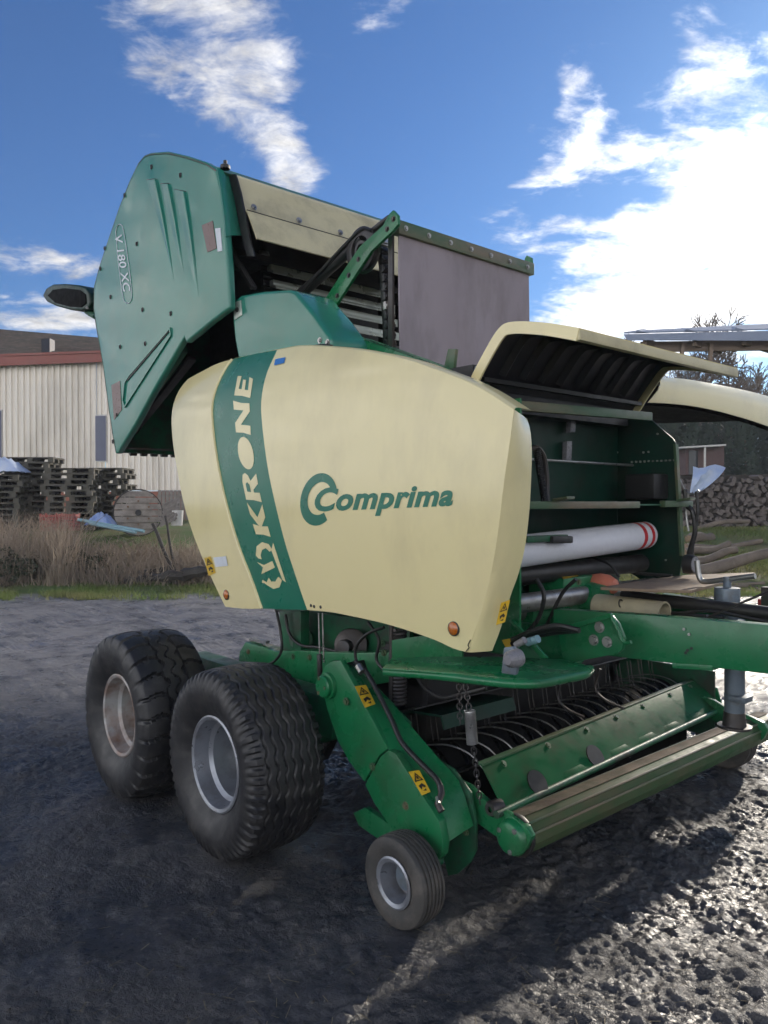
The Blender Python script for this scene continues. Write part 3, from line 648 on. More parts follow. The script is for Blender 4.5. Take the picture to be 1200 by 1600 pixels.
part('stack_core', prism([W_(21.75, 1046) - UZ * .1, W_(21.75, 1346) - UZ * .1, W_(21.75, 1346) + UZ * 1.52, W_(21.75, 1046) + UZ * 1.44], D0 * .4), 'wood_dark', fw)
# the sheet thrown over it
rows = []
for i in range(12):
    t_ = i / 11; r = []
    for j in range(7):
        s = j / 6; w_ = 44 * (1 - t_) ** .8 + 7; uu = 1108 - 26 * t_ ** 1.2 + (s - .5) * w_; vv_ = 729 + 42 * t_ ** .9 + 3 * math.sin(s * 7 + t_ * 2)
        r.append(Q(uu, vv_, 21.35 + (.35 * (1 - t_) ** 6) + .07 * math.sin(s * 9 + t_ * 4)))
    rows.append(r)
thing('cover_sheet', grid(rows), 'tarp_white', 'white and blue plastic sheet hanging over the firewood stack', 'sheet', solid=.008)
# felled logs on the turf
for i, (a, b, r_, dd, lb_) in enumerate((((1078, 844), (1112, 838), .13, 18.2, 'short thick log end nearest the green side plate'), ((1070, 866), (1140, 850), .085, 17.0, 'thin log third from the front among the felled logs'),
                       ((1072, 858), (1190, 852), .07, 17.6, 'thin log lying behind the others on the turf'), ((1080, 876), (1150, 862), .09, 16.4, 'log second from the front on the turf'),
                       ((1078, 894), (1260, 856), .12, 15.8, 'long speckled log, front one on the turf'), ((1085, 836), (1170, 812), .07, 20.2, 'thin pole leaning on the foot of the firewood stack'))):
    p_, q_ = Q(a[0], a[1], dd), Q(b[0], b[1], dd + .5)
    p_.z = max(p_.z, gz(p_.x, p_.y) + r_ * .5); q_.z = max(q_.z, gz(q_.x, q_.y) + r_ * .5)
    pts = [p_.lerp(q_, k / 7) + UZ * (.05 * math.sin(k * .8 + i)) for k in range(8)]
    lg = empty('felled_log', lb_, 'log', p_, 'felled logs on the turf')
    part('trunk', tube(pts, r_, 12, [r_ * (1.05 - .03 * k + random.uniform(-.05, .05)) for k in range(8)]), 'log_bark', lg)
    part('cut_end', cyl(pts[0] - (pts[1] - pts[0]).normalized() * .012, pts[0], r_ * .96, 12), 'plywood', lg)
# litter of cut branches near the board
for i in range(7):
    c = W_(random.uniform(13.6, 15), 1060 + i * 26); a = random.uniform(0, 3.14)
    thing('cut_branch', tube([c, c + Vector((math.cos(a), math.sin(a), .05)) * .3, c + Vector((math.cos(a + .2), math.sin(a + .2), .08)) * .65], .03, 7), 'log_bark',
          'short cut branch on the ground behind the plywood board, %s from the left' % ('first', 'second', 'third', 'fourth', 'fifth', 'sixth', 'seventh')[i], 'branch', 'cut branches behind the board')

def bare_tree(name, base, h, spread, label, levels=5, seed=1, fat=.022, twig=.05, group=None, lean=0):
    rnd = random.Random(seed); V1, V2 = [], []
    def grow(p, d_, ln, r_, lv):
        segs = 4 if lv < 2 else 3; pts = [p]; rr = [r_]; q = Vector(p); dd = Vector(d_)
        for s in range(segs):
            dd = (dd + Vector((rnd.gauss(0, .12), rnd.gauss(0, .12), rnd.gauss(.05, .08)))).normalized(); q = q + dd * (ln / segs); pts.append(Vector(q)); rr.append(max(twig * .5, r_ * (1 - .5 * (s + 1) / segs)))
        (V1 if lv == 0 else V2).append(tube(pts, r_, 7 if lv == 0 else 4 if lv < 3 else 3, rr))
        if lv >= levels: return
        kids = rnd.choice((3, 4)) if lv < 3 else rnd.choice((3, 4, 5))
        for c in range(kids):
            k = rnd.randint(1 if lv else 2, segs); pp = pts[k]; a = rnd.uniform(0, 6.28); o = dd.orthogonal().normalized(); o = Matrix.Rotation(a, 3, dd) @ o
            nd_ = (dd * rnd.uniform(.75, 1.1) + o * spread * rnd.uniform(.6, 1.2)).normalized()
            grow(pp, nd_, ln * rnd.uniform(.55, .78), max(twig * .6, rr[k] * rnd.uniform(.45, .65)), lv + 1)
    t0 = empty(name, label, 'tree', base, group)
    grow(Vector(base) - UZ * .2, Vector((lean, 0, 1)).normalized(), h * .36, h * fat, 0)
    part('trunk', merge(*V1), 'bark_far', t0); part('crown', merge(*V2), 'bark_far', t0, smooth=0)
    return t0
def far(u, dep, dz=0): q = W_(dep, u); return q + UZ * dz
bare_tree('bare_tree', far(1062, 46), 11.4, .75, 'tall bare tree behind the raised hood, left one under the shed roof', 6, 5, group='bare trees beyond the yard')
bare_tree('bare_tree', far(1104, 50), 12.6, .72, 'tall bare tree right of the first, its crown above the shed roof', 6, 9, group='bare trees beyond the yard')
bare_tree('bare_tree', far(1168, 47), 12.5, .62, 'dense twiggy bare tree under the shed roof at the right edge', 5, 14, .016, .05, 'bare trees beyond the yard')
bare_tree('bare_tree', far(1215, 45), 12.5, .62, 'dense twiggy bare tree cut by the right edge of the photo', 5, 23, .016, .05, 'bare trees beyond the yard')
bare_tree('bare_tree', far(1136, 58), 14, .6, 'faint bare tree between the two taller ones and the twiggy one', 5, 31, .016, .05, 'bare trees beyond the yard')
def conifer(base, h, w, label, seed):
    rnd = random.Random(seed); t0 = empty('conifer', label, 'tree', base, 'dark conifer hedge behind the firewood')
    part('trunk', cyl(base - UZ * .3, Vector(base) + UZ * h * .9, .12, 8, .03), 'bark_far', t0)
    V, Fc = [], []
    for _ in range(3600):
        tz = rnd.random() ** 1.2; a = rnd.uniform(0, 6.28); R_ = w * (1 - tz) ** .55 * (.55 + .45 * rnd.random()) * (1 + .22 * math.sin(a * 3 + tz * 9 + seed))
        p_ = Vector(base) + Vector((math.cos(a) * R_, math.sin(a) * R_, .15 + tz * h)); i = len(V)
        o = Vector((math.cos(a), math.sin(a), rnd.uniform(.1, 1.3))).normalized() * rnd.uniform(.16, .34); s = Vector((-math.sin(a), math.cos(a), rnd.uniform(-.3, .3))) * rnd.uniform(.05, .11)
        V += [p_ - s, p_ + s, p_ + o]; Fc.append((i, i + 1, i + 2))
    part('crown', (V, Fc), 'conifer', t0, smooth=0)
ordw = ['first', 'second', 'third', 'fourth', 'fifth', 'sixth', 'seventh', 'eighth', 'ninth', 'tenth', 'eleventh']
for i in range(10):
    b = far(1036 + i * 21 + random.uniform(-4, 4), 42 + random.uniform(-2, 3))
    conifer(b, 5.3 + .6 * math.sin(i * 1.7) + (.5 if i > 5 else 0), 1.05, 'dark conifer, %s from the green side plate in the hedge row' % ordw[i], i)
# red shed before the hedge, white house behind it
rs = empty('red_shed', 'small dark red shed with a pale flat roof before the hedge', 'shed', far(1100, 36))
def sq(u0, u1, v0, v1, dd, th): return prism([Q(u0, v0, dd), Q(u1, v0, dd), Q(u1, v1, dd), Q(u0, v1, dd)], D0 * th)
part('wall', sq(1071, 1131, 697, 742, 36, 1.8), 'shed_red', rs); part('roof', prism([Q(1064, 698, 35.4), Q(1134, 694, 35.4), Q(1134, 696.5, 35.4), Q(1064, 700.5, 35.4)], D0 * 3), 'house_white', rs)
part('door', sq(1076, 1090, 704, 742, 35.95, .04), 'window_dark', rs); part('post', cyl(Q(1101, 697, 35.5), Q(1101, 745, 35.5), .05, 8), 'house_white', rs)
hw = empty('white_house', 'pale house half hidden behind the conifer hedge', 'house', far(1120, 75))
part('wall', sq(1020, 1170, 626, 700, 75, 6), 'house_white', hw)
for k in range(4): 
    w_ = part('window', sq(1040 + 32 * k, 1054 + 32 * k, 640, 660, 74.95, .04), 'sheet_blue_grey', hw); part('pane', sq(1042 + 32 * k, 1052 + 32 * k, 642, 658, 74.92, .02), 'window_dark', w_)
part('roof', prism([Q(1012, 627, 74.5), Q(1178, 627, 74.5), Q(1150, 600, 78), Q(1040, 600, 78)], D0 * .3), 'roof_mossy', hw)
# open shed whose roof enters from the right
os_ = empty('open_shed', 'open timber shed, its grey sheet roof reaching in from the right edge', 'shed', far(1330, 17))
SDp = 15.0
part('roof', prism([Q(974, 522, SDp), Q(1420, 511, SDp), Q(1420, 497, SDp + 5), Q(990, 519, SDp + 5)], (0, 0, .03)), 'roof_zinc', os_)
part('fascia', prism([Q(974, 523, SDp - .03), Q(1420, 512, SDp - .03), Q(1420, 534, SDp - .03), Q(980, 532, SDp - .03)], D0 * .03), 'roof_zinc', os_)
for k in range(6):
    u = 990 + k * 77
    part('roof_rib', prism([Q(u, 522 - k * 1.8, SDp), Q(u + 4, 516 - k * 1.9, SDp), Q(u + 22, 521.5 - k * 1.9, SDp)], Q(990, 519, SDp + 5) - Q(974, 522, SDp)), 'roof_zinc', os_)
    part('rafter', bar(Q(u + 16, 536 - k * 1.3, SDp + .1), Q(u + 58, 549 - k * 1.3, SDp + .9), .07, .16), 'timber', os_)
part('purlin', bar(Q(1000, 543, SDp + .3), Q(1420, 537, SDp + .3), .08, .2), 'timber', os_)
for u, v in ((1066, 556), (1110, 567)): part('strut', bar(Q(u, 536, SDp + .2), Q(u - 2, v, SDp + .2), .07, .07, RV), 'timber', os_)
for u in (1260, 1400): 
    b = W_(SDp + .25, u); part('post', bar(b - UZ * .1, Vector((b.x, b.y, zat(538, SDp))), .14, .14, RV), 'timber', os_)

# ---- what is trodden into the yard: straw, stones and crumbs of mud
V, Fc = [], []
for _ in range(650):
    q = W_(2.3 + 9 * random.random() ** 1.6, random.uniform(-40, 1240)); z_ = float(ground_z(np.array([q.x]), np.array([q.y]))[0]); a = random.uniform(0, 3.14); l_ = random.uniform(.01, .035); w_ = random.uniform(.0008, .0016); i = len(V)
    d_ = Vector((math.cos(a), math.sin(a), random.uniform(-.15, .25))) * l_; s_ = Vector((-math.sin(a), math.cos(a), 0)) * w_; c = Vector((q.x, q.y, z_ + .006))
    V += [c - d_ - s_, c - d_ + s_, c + d_ + s_, c + d_ - s_]; Fc.append((i, i + 1, i + 2, i + 3))
tag(obj('straw_litter', mesh('straw_litter', (V, Fc), 'straw', smooth=0)), 'bits of straw trodden into the mud', 'straw', kind='stuff')
V, Fc = [], []
for _ in range(1300):
    q = W_(2.3 + 9 * random.random() ** 1.5, random.uniform(-40, 1240)); z_ = float(ground_z(np.array([q.x]), np.array([q.y]))[0]); r_ = .003 + .009 * random.random() ** 3; i = len(V); c = Vector((q.x, q.y, z_ + r_ * .1))
    V += [c + Vector((random.uniform(.6, 1.2) * x, random.uniform(.6, 1.2) * y, random.uniform(.3, .6) * z)) * r_ for x, y, z in ((1, 0, 0), (0, 1, 0), (-1, 0, 0), (0, -1, 0), (0, 0, 1), (0, 0, -1))]
    Fc += [(i, i + 1, i + 4), (i + 1, i + 2, i + 4), (i + 2, i + 3, i + 4), (i + 3, i, i + 4), (i + 1, i, i + 5), (i + 2, i + 1, i + 5), (i + 3, i + 2, i + 5), (i, i + 3, i + 5)]
tag(obj('loose_stones', mesh('loose_stones', (V, Fc), 'stone', smooth=180)), 'small stones and crumbs of mud scattered over the yard', 'stones', kind='stuff')

# ---- the winter air: a closed box of thin even haze round the yard, ground and all
hz = bpy.data.objects.new('haze', mesh('haze', box((-950, -950, -1.6), (950, 950, 21.5)), 'black', smooth=0)); COL.objects.link(hz); hz['kind'] = 'stuff'
hm = bpy.data.materials.new('haze_air'); hm.use_nodes = True; hm.node_tree.nodes.clear()
ho = hm.node_tree.nodes.new('ShaderNodeOutputMaterial'); hv = hm.node_tree.nodes.new('ShaderNodeVolumePrincipled')
hv.inputs['Density'].default_value = 0.0013; hv.inputs['Color'].default_value = (0.86, 0.91, 1.0, 1); hv.inputs['Anisotropy'].default_value = 0.0
hm.node_tree.links.new(hv.outputs[0], ho.inputs['Volume'])
hz.data.materials.clear(); hz.data.materials.append(hm)
tag(hz, 'thin pale winter haze over the yard', 'haze')
# ================================================================== THE ROUND BALER (length along x, near side at small y, centre line y = 3.4)
YC = 3.4
def mir(p): return Vector((p[0], 2 * YC - p[1], p[2]))
def mirror(sh): return [mir(v) for v in sh[0]], [tuple(reversed(f)) for f in sh[1]]
baler = empty('round_baler', 'green and cream round baler with raised tailgate standing in the mud', 'baler', (-3.2, YC, 0))
NEAR = Vector((0, -1, 0))

# ------------------------------------------------ wheels
def tyre_shape(R, Wd, rim, kind, nA=330):
    """a tyre about the y axis at the origin, outer side at -y"""
    prof = []
    hw = Wd / 2
    side = [(-.36, 0), (-.40, .10), (-.455, .28), (-.492, .46), (-.50, .60), (-.485, .76), (-.455, .88)]
    H_ = R - rim
    for (a, b) in side: prof.append((a * Wd, rim + b * H_, 0))
    nT = 120; e = .435 * Wd
    for k in range(nT + 1):
        y = -e + 2 * e * k / nT; s = y / e; prof.append((y, rim + H_ * (1 - .075 * abs(s) ** 3.2), 1))
    for (a, b) in side[::-1]: prof.append((-a * Wd, rim + b * H_, 0))
    rows = []
    for i in range(nA):
        th = 2 * math.pi * i / nA; row = []
        for (y, r_, tr) in prof:
            s = y / e
            if kind == 'rib':
                if tr:
                    w = .007 * math.sin(th * 30); dpt = 0
                    for g in (-.74, -.49, -.245, 0, .245, .49, .74):
                        dd = abs(y + w - g * e)
                        if dd < .0034: dpt = .008
                        elif dd < .0055: dpt = .003
                    if abs(s) > .80 and math.sin(th * 58 + (1 if s > 0 else 0) + 1.2 * math.sin(th * 7)) > .2: dpt = max(dpt, .016 * (abs(s) - .79) / .21)
                    r_ -= dpt
                elif abs(y) > .44 * Wd and r_ > rim + .6 * H_ and math.sin(th * 58 + (1 if y > 0 else 0) + 1.2 * math.sin(th * 7)) > .2: r_ -= .014
            elif kind == 'block':
                t = th * 26 / (2 * math.pi)
                if tr:
                    a = abs(s)
                    if a > .34:
                        ph = (t + (.5 if s > 0 else 0) + .55 * abs(a - .62) + .12) % 1
                        up_ = ph < .84 and a > .37
                    else:
                        zig = .13 * math.sin(2 * math.pi * t) * 1.0
                        up_ = abs(abs(s - zig * .8) - .165) < .145
                    r_ += .0 if up_ else -.018
                elif abs(y) > .44 * Wd and r_ > rim + .7 * H_:
                    ph = (t + (.5 if y > 0 else 0) + .33) % 1
                    r_ += .004 if ph < .84 else -.014
            else:
                if tr:
                    for g in (-.66, -.33, 0, .33, .66):
                        if abs(y - g * e) < .0045: r_ -= .007
            row.append(Vector((r_ * math.cos(th), y, r_ * math.sin(th))))
        rows.append(row)
    rows.append(rows[0])
    return grid(rows)
def rim_shape(r, dish, depth=.30):
    """lip, barrel and dished disc with the outer side at -y"""
    return lathe([(.02, r - .004), (-.012, r + .010), (-.016, r + .002), (-.010, r - .012), (.03, r - .02), (.06, r - .026), (.075, r - .045), (dish * .6, r - .05), (dish * .8, r - .062), (dish, r - .085), (dish + .008, .10), (dish - .005, .095), (dish - .005, .0)], (0, 0, 0), 'y', 64)
def wheel(name, x, yo, R, Wd, rim, kind, m, rm, label, far=False, sink=.012, tyre_me=None):
    w = bpy.data.objects.new('wheel', None); COL.objects.link(w); w.parent = baler; w['label'] = label
    w.location = Vector((x, yo + Wd / 2, R - sink)) - baler.location
    if far: w.rotation_euler = (0, 0, math.pi)
    t = obj('tyre', tyre_me or mesh('tyre', tyre_shape(R, Wd, rim, kind), m, smooth=32, weld=True)); t.parent = w
    rb = -Wd * .36
    r_ = obj('rim', mesh('rim', (lambda s: ([v + Vector((0, rb, 0)) for v in s[0]], s[1]))(rim_shape(rim, Wd * .55)), rm)); r_.parent = w
    hb = obj('hub', mesh('hub', merge(lathe([(rb + Wd * .30, 0), (rb + Wd * .30, .035), (rb + Wd * .33, .045), (rb + Wd * .56, .048)], (0, 0, 0), 'y', 24)), 'green' if R > .3 else 'jack_grey')); hb.parent = w
    for k in range(6 if R > .3 else 4):
        a = k * 2 * math.pi / (6 if R > .3 else 4) + .3; q = rim * .40
        b = obj('wheel_nut', mesh('wheel_nut', cyl((q * math.cos(a), rb + Wd * .52, q * math.sin(a)), (q * math.cos(a), rb + Wd * .56, q * math.sin(a)), .012, 6), 'steel_dark')); b.parent = w
    return t.data
t1 = wheel('w', -3.215, 1.70, .440, .40, .215, 'rib', 'rubber', 'rim_silver', 'front bogie wheel, ribbed tyre on a silver rim')
t2 = wheel('w', -4.235, 1.655, .462, .42, .222, 'block', 'rubber', 'rim_rusty', 'rear bogie wheel, block tread tyre on a rusty rim')
wheel('w', -3.215, 4.70, .440, .40, .215, 'rib', 'rubber', 'rim_silver', 'front bogie wheel on the far side', True, tyre_me=t1)
wheel('w', -4.235, 4.725, .462, .42, .222, 'block', 'rubber', 'rim_rusty', 'rear bogie wheel on the far side', True, tyre_me=t2)
GW = (-2.215, 1.965)
t3 = wheel('w', GW[0], GW[1], .177, .13, .090, 'fine', 'rubber_dusty', 'rim_silver', 'small pickup gauge wheel', False, .006)
wheel('w', GW[0], 2 * YC - GW[1] - .13, .177, .13, .090, 'fine', 'rubber_dusty', 'rim_silver', 'small pickup gauge wheel on the far side', True, .006, t3)
for y0 in (2.1, 4.3):
    part('bogie_beam', merge(bar((-4.45, y0 + .2, .60), (-2.95, y0 + .2, .60), .13, .20)), 'green_dirty', baler, .012)
for x in (-3.215, -4.235): part('axle', cyl((x, 2.0, .45), (x, 4.8, .45), .05, 16), 'green_dirty', baler)

# ------------------------------------------------ near side panel: one curved skin
def ysurf(x, z):
    y = 2.165 + .035 * ((x + 3.1) / 1.3) ** 2 + .10 * ((z - 1.62) / .85) ** 2
    if x < -4.0: y += .035 * (-4.0 - x) ** 2
    if z > 2.2: y += .6 * min(.4, z - 2.2) ** 2
    return y
def on_panel(u, v, off=0.0):
    y = 2.2
    for _ in range(40):
        p_ = at(u, v, y=y - off); y = .5 * y + .5 * ysurf(p_.x, p_.z)
    return Vector((p_.x, y - off, p_.z))
def resample(pts, n_):
    pts = smooth_path(pts, 5); ds = [0]
    for a, b in zip(pts, pts[1:]): ds.append(ds[-1] + (b - a).length)
    out = []; k = 0
    for i in range(n_):
        s = ds[-1] * i / (n_ - 1)
        while k < len(pts) - 2 and ds[k + 1] < s: k += 1
        t = (s - ds[k]) / max(1e-9, ds[k + 1] - ds[k]); out.append(pts[k].lerp(pts[k + 1], min(1, max(0, t))))
    return out
def coons(left, right, bot, top, nu, nv, surf=True):
    Lc, Rc = resample(left, nv), resample(right, nv); Bc, Tc = resample(bot, nu), resample(top, nu); rows = []
    for j in range(nv):
        v = j / (nv - 1); r = []
        for i in range(nu):
            u = i / (nu - 1)
            p_ = Lc[j] * (1 - u) + Rc[j] * u + Bc[i] * (1 - v) + Tc[i] * v - (Bc[0] * (1 - u) * (1 - v) + Bc[-1] * u * (1 - v) + Tc[0] * (1 - u) * v + Tc[-1] * u * v)
            if surf: p_.y = ysurf(p_.x, p_.z)
            r.append(p_)
        rows.append(r)
    return shell(rows, (0, .006, 0))
OP = lambda pts: [on_panel(*q) for q in pts]
rear_edge = OP([(352, 948), (336, 915), (320, 880), (303, 838), (288, 790), (277, 735), (270, 690), (268, 655), (272, 628), (282, 606), (294, 592)])
seam = OP([(411, 951), (395, 905), (374, 850), (358, 796), (346, 745), (337, 690), (333, 645), (335, 622), (344, 595), (356, 573), (365, 561)])
stripe_l = [p_ for p_ in seam]
stripe_r = OP([(480, 953), (462, 900), (446, 850), (432, 795), (420, 740), (412, 685), (408, 640), (410, 612), (418, 580), (427, 560), (433, 547)])
fold = OP([(729, 1019), (742, 985), (757, 940), (769, 887), (779, 825), (786, 765), (793, 715), (798, 680), (801, 655), (803, 640)])
side_panel = part('side_panel', coons(stripe_r, fold, OP([(480, 953), (520, 957), (560, 965), (600, 974), (640, 986), (680, 1000), (708, 1013), (729, 1019)]),
                  OP([(433, 547), (470, 541), (520, 543), (560, 547), (600, 554), (640, 563), (680, 577), (720, 592), (760, 612), (803, 640)]), 46, 34), 'cream', baler, smooth=50, label='cream curved side panel with green lettering')
stripe = part('stripe', coons(stripe_l, stripe_r, OP([(411, 951), (480, 953)]), OP([(365, 561), (398, 553), (433, 547)]), 12, 34), 'stripe_green', side_panel, smooth=50)
rear_sec = part('rear_section', coons(rear_edge, seam, OP([(352, 948), (380, 951), (411, 951)]), OP([(294, 592), (318, 579), (340, 568), (365, 561)]), 14, 34), 'cream', side_panel, smooth=50)
# raised bead beside the seam
bead = [Vector((p_.x - .012, ysurf(p_.x, p_.z) - .002, p_.z)) for p_ in resample(seam, 40)]
part('bead', tube(bead, .009, 8), 'cream', side_panel)
# the front return turns in towards the chamber
ret = [at(u, v, y=y) for u, v, y in ((769, 1017, 2.30), (783, 980, 2.31), (798, 930, 2.32), (810, 897, 2.33), (820, 856, 2.34), (827, 800, 2.345), (830, 745, 2.35), (831, 705, 2.355), (829, 675, 2.36), (824, 655, 2.37))]
fr, rr_ = resample(fold, 30), resample(ret, 30); rows = []
for a, b in zip(fr, rr_):
    mid = a.lerp(b, .45) + (Vector((.7, -.7, 0)) * .012); rows.append([a, a.lerp(mid, .5) + Vector((.4, -.4, 0)) * .006, mid, mid.lerp(b, .5), b])
part('front_return', shell(rows, (-.006, 0, 0)), 'cream', side_panel, smooth=60)
# top lip that rolls over towards the machine
tl = resample(OP([(365, 561), (433, 547), (470, 541), (520, 543), (560, 547), (600, 554), (640, 563), (680, 577), (720, 592), (760, 612), (803, 640)]), 40)
part('top_lip', grid([[p_, p_ + Vector((0, .012, .008)), p_ + Vector((0, .03, .010)), p_ + Vector((0, .10, .006))] for p_ in tl]), 'cream', side_panel, smooth=60)
def decal(px_polys, name, m, parent, off=.002, cuts=2, surf=on_panel, smooth=0):
    bm = bmesh.new()
    for pl in px_polys:
        vs = [bm.verts.new((u, v, 0)) for u, v in pl]; bm.faces.new(vs)
    bm.normal_update()
    bmesh.ops.triangulate(bm, faces=bm.faces[:])
    bmesh.ops.subdivide_edges(bm, edges=bm.edges[:], cuts=cuts, use_grid_fill=True)
    bmesh.ops.triangulate(bm, faces=bm.faces[:])
    bm.verts.index_update()
    v = [surf(q.co.x, q.co.y, off) for q in bm.verts]; f = [tuple(q.index for q in fc.verts) for fc in bm.faces]; bm.free()
    return part(name, (v, f), m, parent, smooth=smooth)
def C1(pts): return [(260 + x * .2876, 520 + y * .2875) for x, y in pts]
cream_l = 'cream'
def glyph(pl, y0, y1, off=.002, m=cream_l, name='letter', cuts=2):
    """a letter drawn in its own box, set on the stripe: reading upwards, tops to the left"""
    ks = [236, 376, 546, 700, 822, 917, 985, 1102]; base = [470, 451, 458, 478, 499, 519, 534, 567]; capl = [390, 362, 378, 396, 414, 434, 452, 486]
    out = []
    for lx, ly in pl:
        yy = y0 + (y1 - y0) * lx; xb, xc = np.interp(yy, ks, base), np.interp(yy, ks, capl); out.append((xb + (xc - xb) * ly, yy - 22 * ly * 0 + 14 * (ly - .5) * -1))
    return decal([C1(out)], name, m, side_panel, off, cuts)
glyph([(0, 0), (.03, .5), (0, 1), (.32, 1), (.29, .62), (.62, 1), (.98, 1), (.56, .54), (1, 0), (.6, 0), (.29, .42), (.32, 0)], 1102, 925)
glyph([(0, 0), (.03, .5), (0, 1), (.62, 1), (.86, .93), (.95, .76), (.88, .57), (.70, .46), (1, 0), (.64, 0), (.40, .38), (.30, .38), (.33, 0)], 914, 757)
glyph([(.30, .58), (.56, .58), (.64, .70), (.56, .82), (.30, .82)], 914, 757, .0035, 'stripe_green', 'letter_counter', 1)
glyph([(.5 + .5 * math.cos(a), .5 + .52 * math.sin(a)) for a in np.linspace(0, 2 * math.pi, 30)[:-1]], 742, 566)
glyph([(0, 0), (.03, .5), (0, 1), (.30, 1), (.74, .40), (.72, 1), (1, 1), (.97, .5), (1, 0), (.74, 0), (.27, .62), (.29, 0)], 548, 376)
glyph([(0, 0), (.04, .5), (0, 1), (.96, 1.02), (1, .76), (.36, .80), (.36, .61), (.84, .62), (.84, .42), (.36, .41), (.36, .2), (1, .24), (.96, -.02)], 347, 238)
decal([C1([(485, 1210), (490, 1160), (520, 1138), (556, 1148), (575, 1180), (560, 1190), (540, 1170), (520, 1180), (512, 1208), (518, 1232), (500, 1226)]),
       C1([(490, 1245), (530, 1262), (575, 1240), (590, 1275), (515, 1312), (525, 1275)]),
       C1([(522, 1342), (545, 1355), (556, 1330), (570, 1352), (592, 1352), (608, 1325), (628, 1345), (614, 1383), (582, 1392), (548, 1372), (532, 1360), (519, 1358)]),
       C1([(580, 1140), (650, 1357), (630, 1342), (570, 1182)])], 'emblem', cream_l, side_panel)
# Comprima: slanted heavy lettering and the big C around its first letter
tv, tf = text_shape('Comprima', .036, .28, 1.06)
wx = max(q.x for q in tv); 
def comp_px(q): s = q.x / wx; return (487 + s * 221, 798 - s * 9.5 - q.y * (49 - 3 * s))
bm = bmesh.new(); vs = [bm.verts.new(q) for q in tv]
for f in tf:
    try: bm.faces.new([vs[i] for i in f])
    except ValueError: pass
bmesh.ops.triangulate(bm, faces=bm.faces[:]); bm.verts.index_update()
part('lettering', ([on_panel(*comp_px(q.co), .002) for q in bm.verts], [tuple(q.index for q in fc.verts) for fc in bm.faces]), 'stripe_green', side_panel, smooth=0); bm.free()
def CC(x, y): return (450 + x * .2333, 720 + y * .2335)
outer = [CC(205 + 122 * math.cos(a) + 22 * -math.sin(a), 258 + 176 * math.sin(a)) for a in np.linspace(rad(52), rad(336), 34)]
inner = [CC(212 + 80 * math.cos(a) + 16 * -math.sin(a), 252 + 110 * math.sin(a)) for a in np.linspace(rad(58), rad(326), 34)]
ringv = [on_panel(*q, .002) for q in outer] + [on_panel(*q, .002) for q in inner]
part('big_letter', (ringv, [(i, i + 1, i + 35, i + 34) for i in range(33)]), 'stripe_green', side_panel, smooth=0)
# panel fittings
def panel_disc(u, v, r, name, m, h=.008):
    c = on_panel(u, v, 0); o = part(name, lathe([(-h, 0), (-h, r * .8), (-h * .6, r), (.004, r)], c, 'y', 24), m, side_panel); return c
for (u, v) in ((709, 982), (354, 929)):
    c = panel_disc(u, v, .031, 'side_lamp_bezel', 'black', .005); part('side_lamp', lathe([(-.014, 0), (-.012, .018), (-.005, .026)], c, 'y', 24), 'amber', side_panel)
for (u, v) in ((486, 946), (491, 947.5), (501, 948.5)): panel_disc(u, v, .008, 'panel_hole', 'black', .003)
decal([[(430, 561), (446, 558), (444, 567), (428, 571)]], 'sticker', 'sticker_blue', side_panel, .004, 1)
decal([[(333, 871), (353, 869), (356, 884), (337, 886)]], 'sticker', 'sticker_white', side_panel, .004, 1)
def warn(px, parent, surf, big=True):
    """yellow warning label with its black triangle and pictogram; px is the quad from top left, clockwise"""
    a, b, c, d_ = [Vector((*q, 0)) for q in px]
    def m2(s, t): q = a.lerp(b, s).lerp(d_.lerp(c, s), t); return (q.x, q.y)
    o = decal([[tuple(q[:2]) for q in (a, b, c, d_)]], 'warning_label', 'sticker_yellow', parent, .003, 1, surf)
    def sub(pl): 
        vs = [surf(*m2(*q), .0045) for q in pl]; return vs, [tuple(range(len(vs)))]
    tri = [sub([(.5, .06), (.92, .44), (.80, .42), (.5, .15)]), sub([(.5, .06), (.5, .15), (.20, .42), (.08, .44)]), sub([(.08, .44), (.20, .39), (.80, .39), (.92, .44)]),
           sub([(.4, .25), (.55, .22), (.62, .34), (.45, .36)]), sub([(.2, .62), (.6, .55), (.85, .7), (.7, .76), (.5, .68), (.3, .8)]), sub([(.35, .85), (.75, .8), (.7, .9)])]
    part('pictogram', merge(*tri), 'sticker_black', o if parent is baler else parent, smooth=0)
warn([(319, 872), (329, 869), (337, 895), (326, 900)], side_panel, on_panel)
def on_return(u, v, off=0): return at(u, v, y=2.283 - off)
warn([(783, 942), (797, 937), (789, 972), (775, 977)], side_panel, on_return)
# crack at the front lower corner
part('crack', tube([on_panel(u, v, .003) for u, v in ((735, 1000), (731, 1008), (733, 1012), (728, 1018))], .0022, 5), 'black', side_panel)

# ------------------------------------------------ tailgate, swung up at the back
TY = 2.30
tail_px = [(235, 238), (262, 236), (292, 243), (322, 253), (338, 263), (345, 300), (350, 340), (352, 372), (356, 430), (358, 482), (330, 503), (290, 536), (288, 527), (240, 610), (212, 662), (184, 708),
           (180, 709), (175, 680), (169, 640), (160, 572), (149, 510), (145, 482), (147, 445), (155, 415), (170, 370), (187, 320), (203, 280), (216, 253), (225, 242)]
tside = part('tailgate_side', plate(tail_px, TY, .05), 'green_faded', baler, .016, seg=3, label='faded green side cover of the raised tailgate')
part('tailgate_side', mirror(plate(tail_px, TY, .05)), 'green_faded', baler, .016, seg=3)
def TS(u, v, off=0): return at(u, v, y=TY - off)
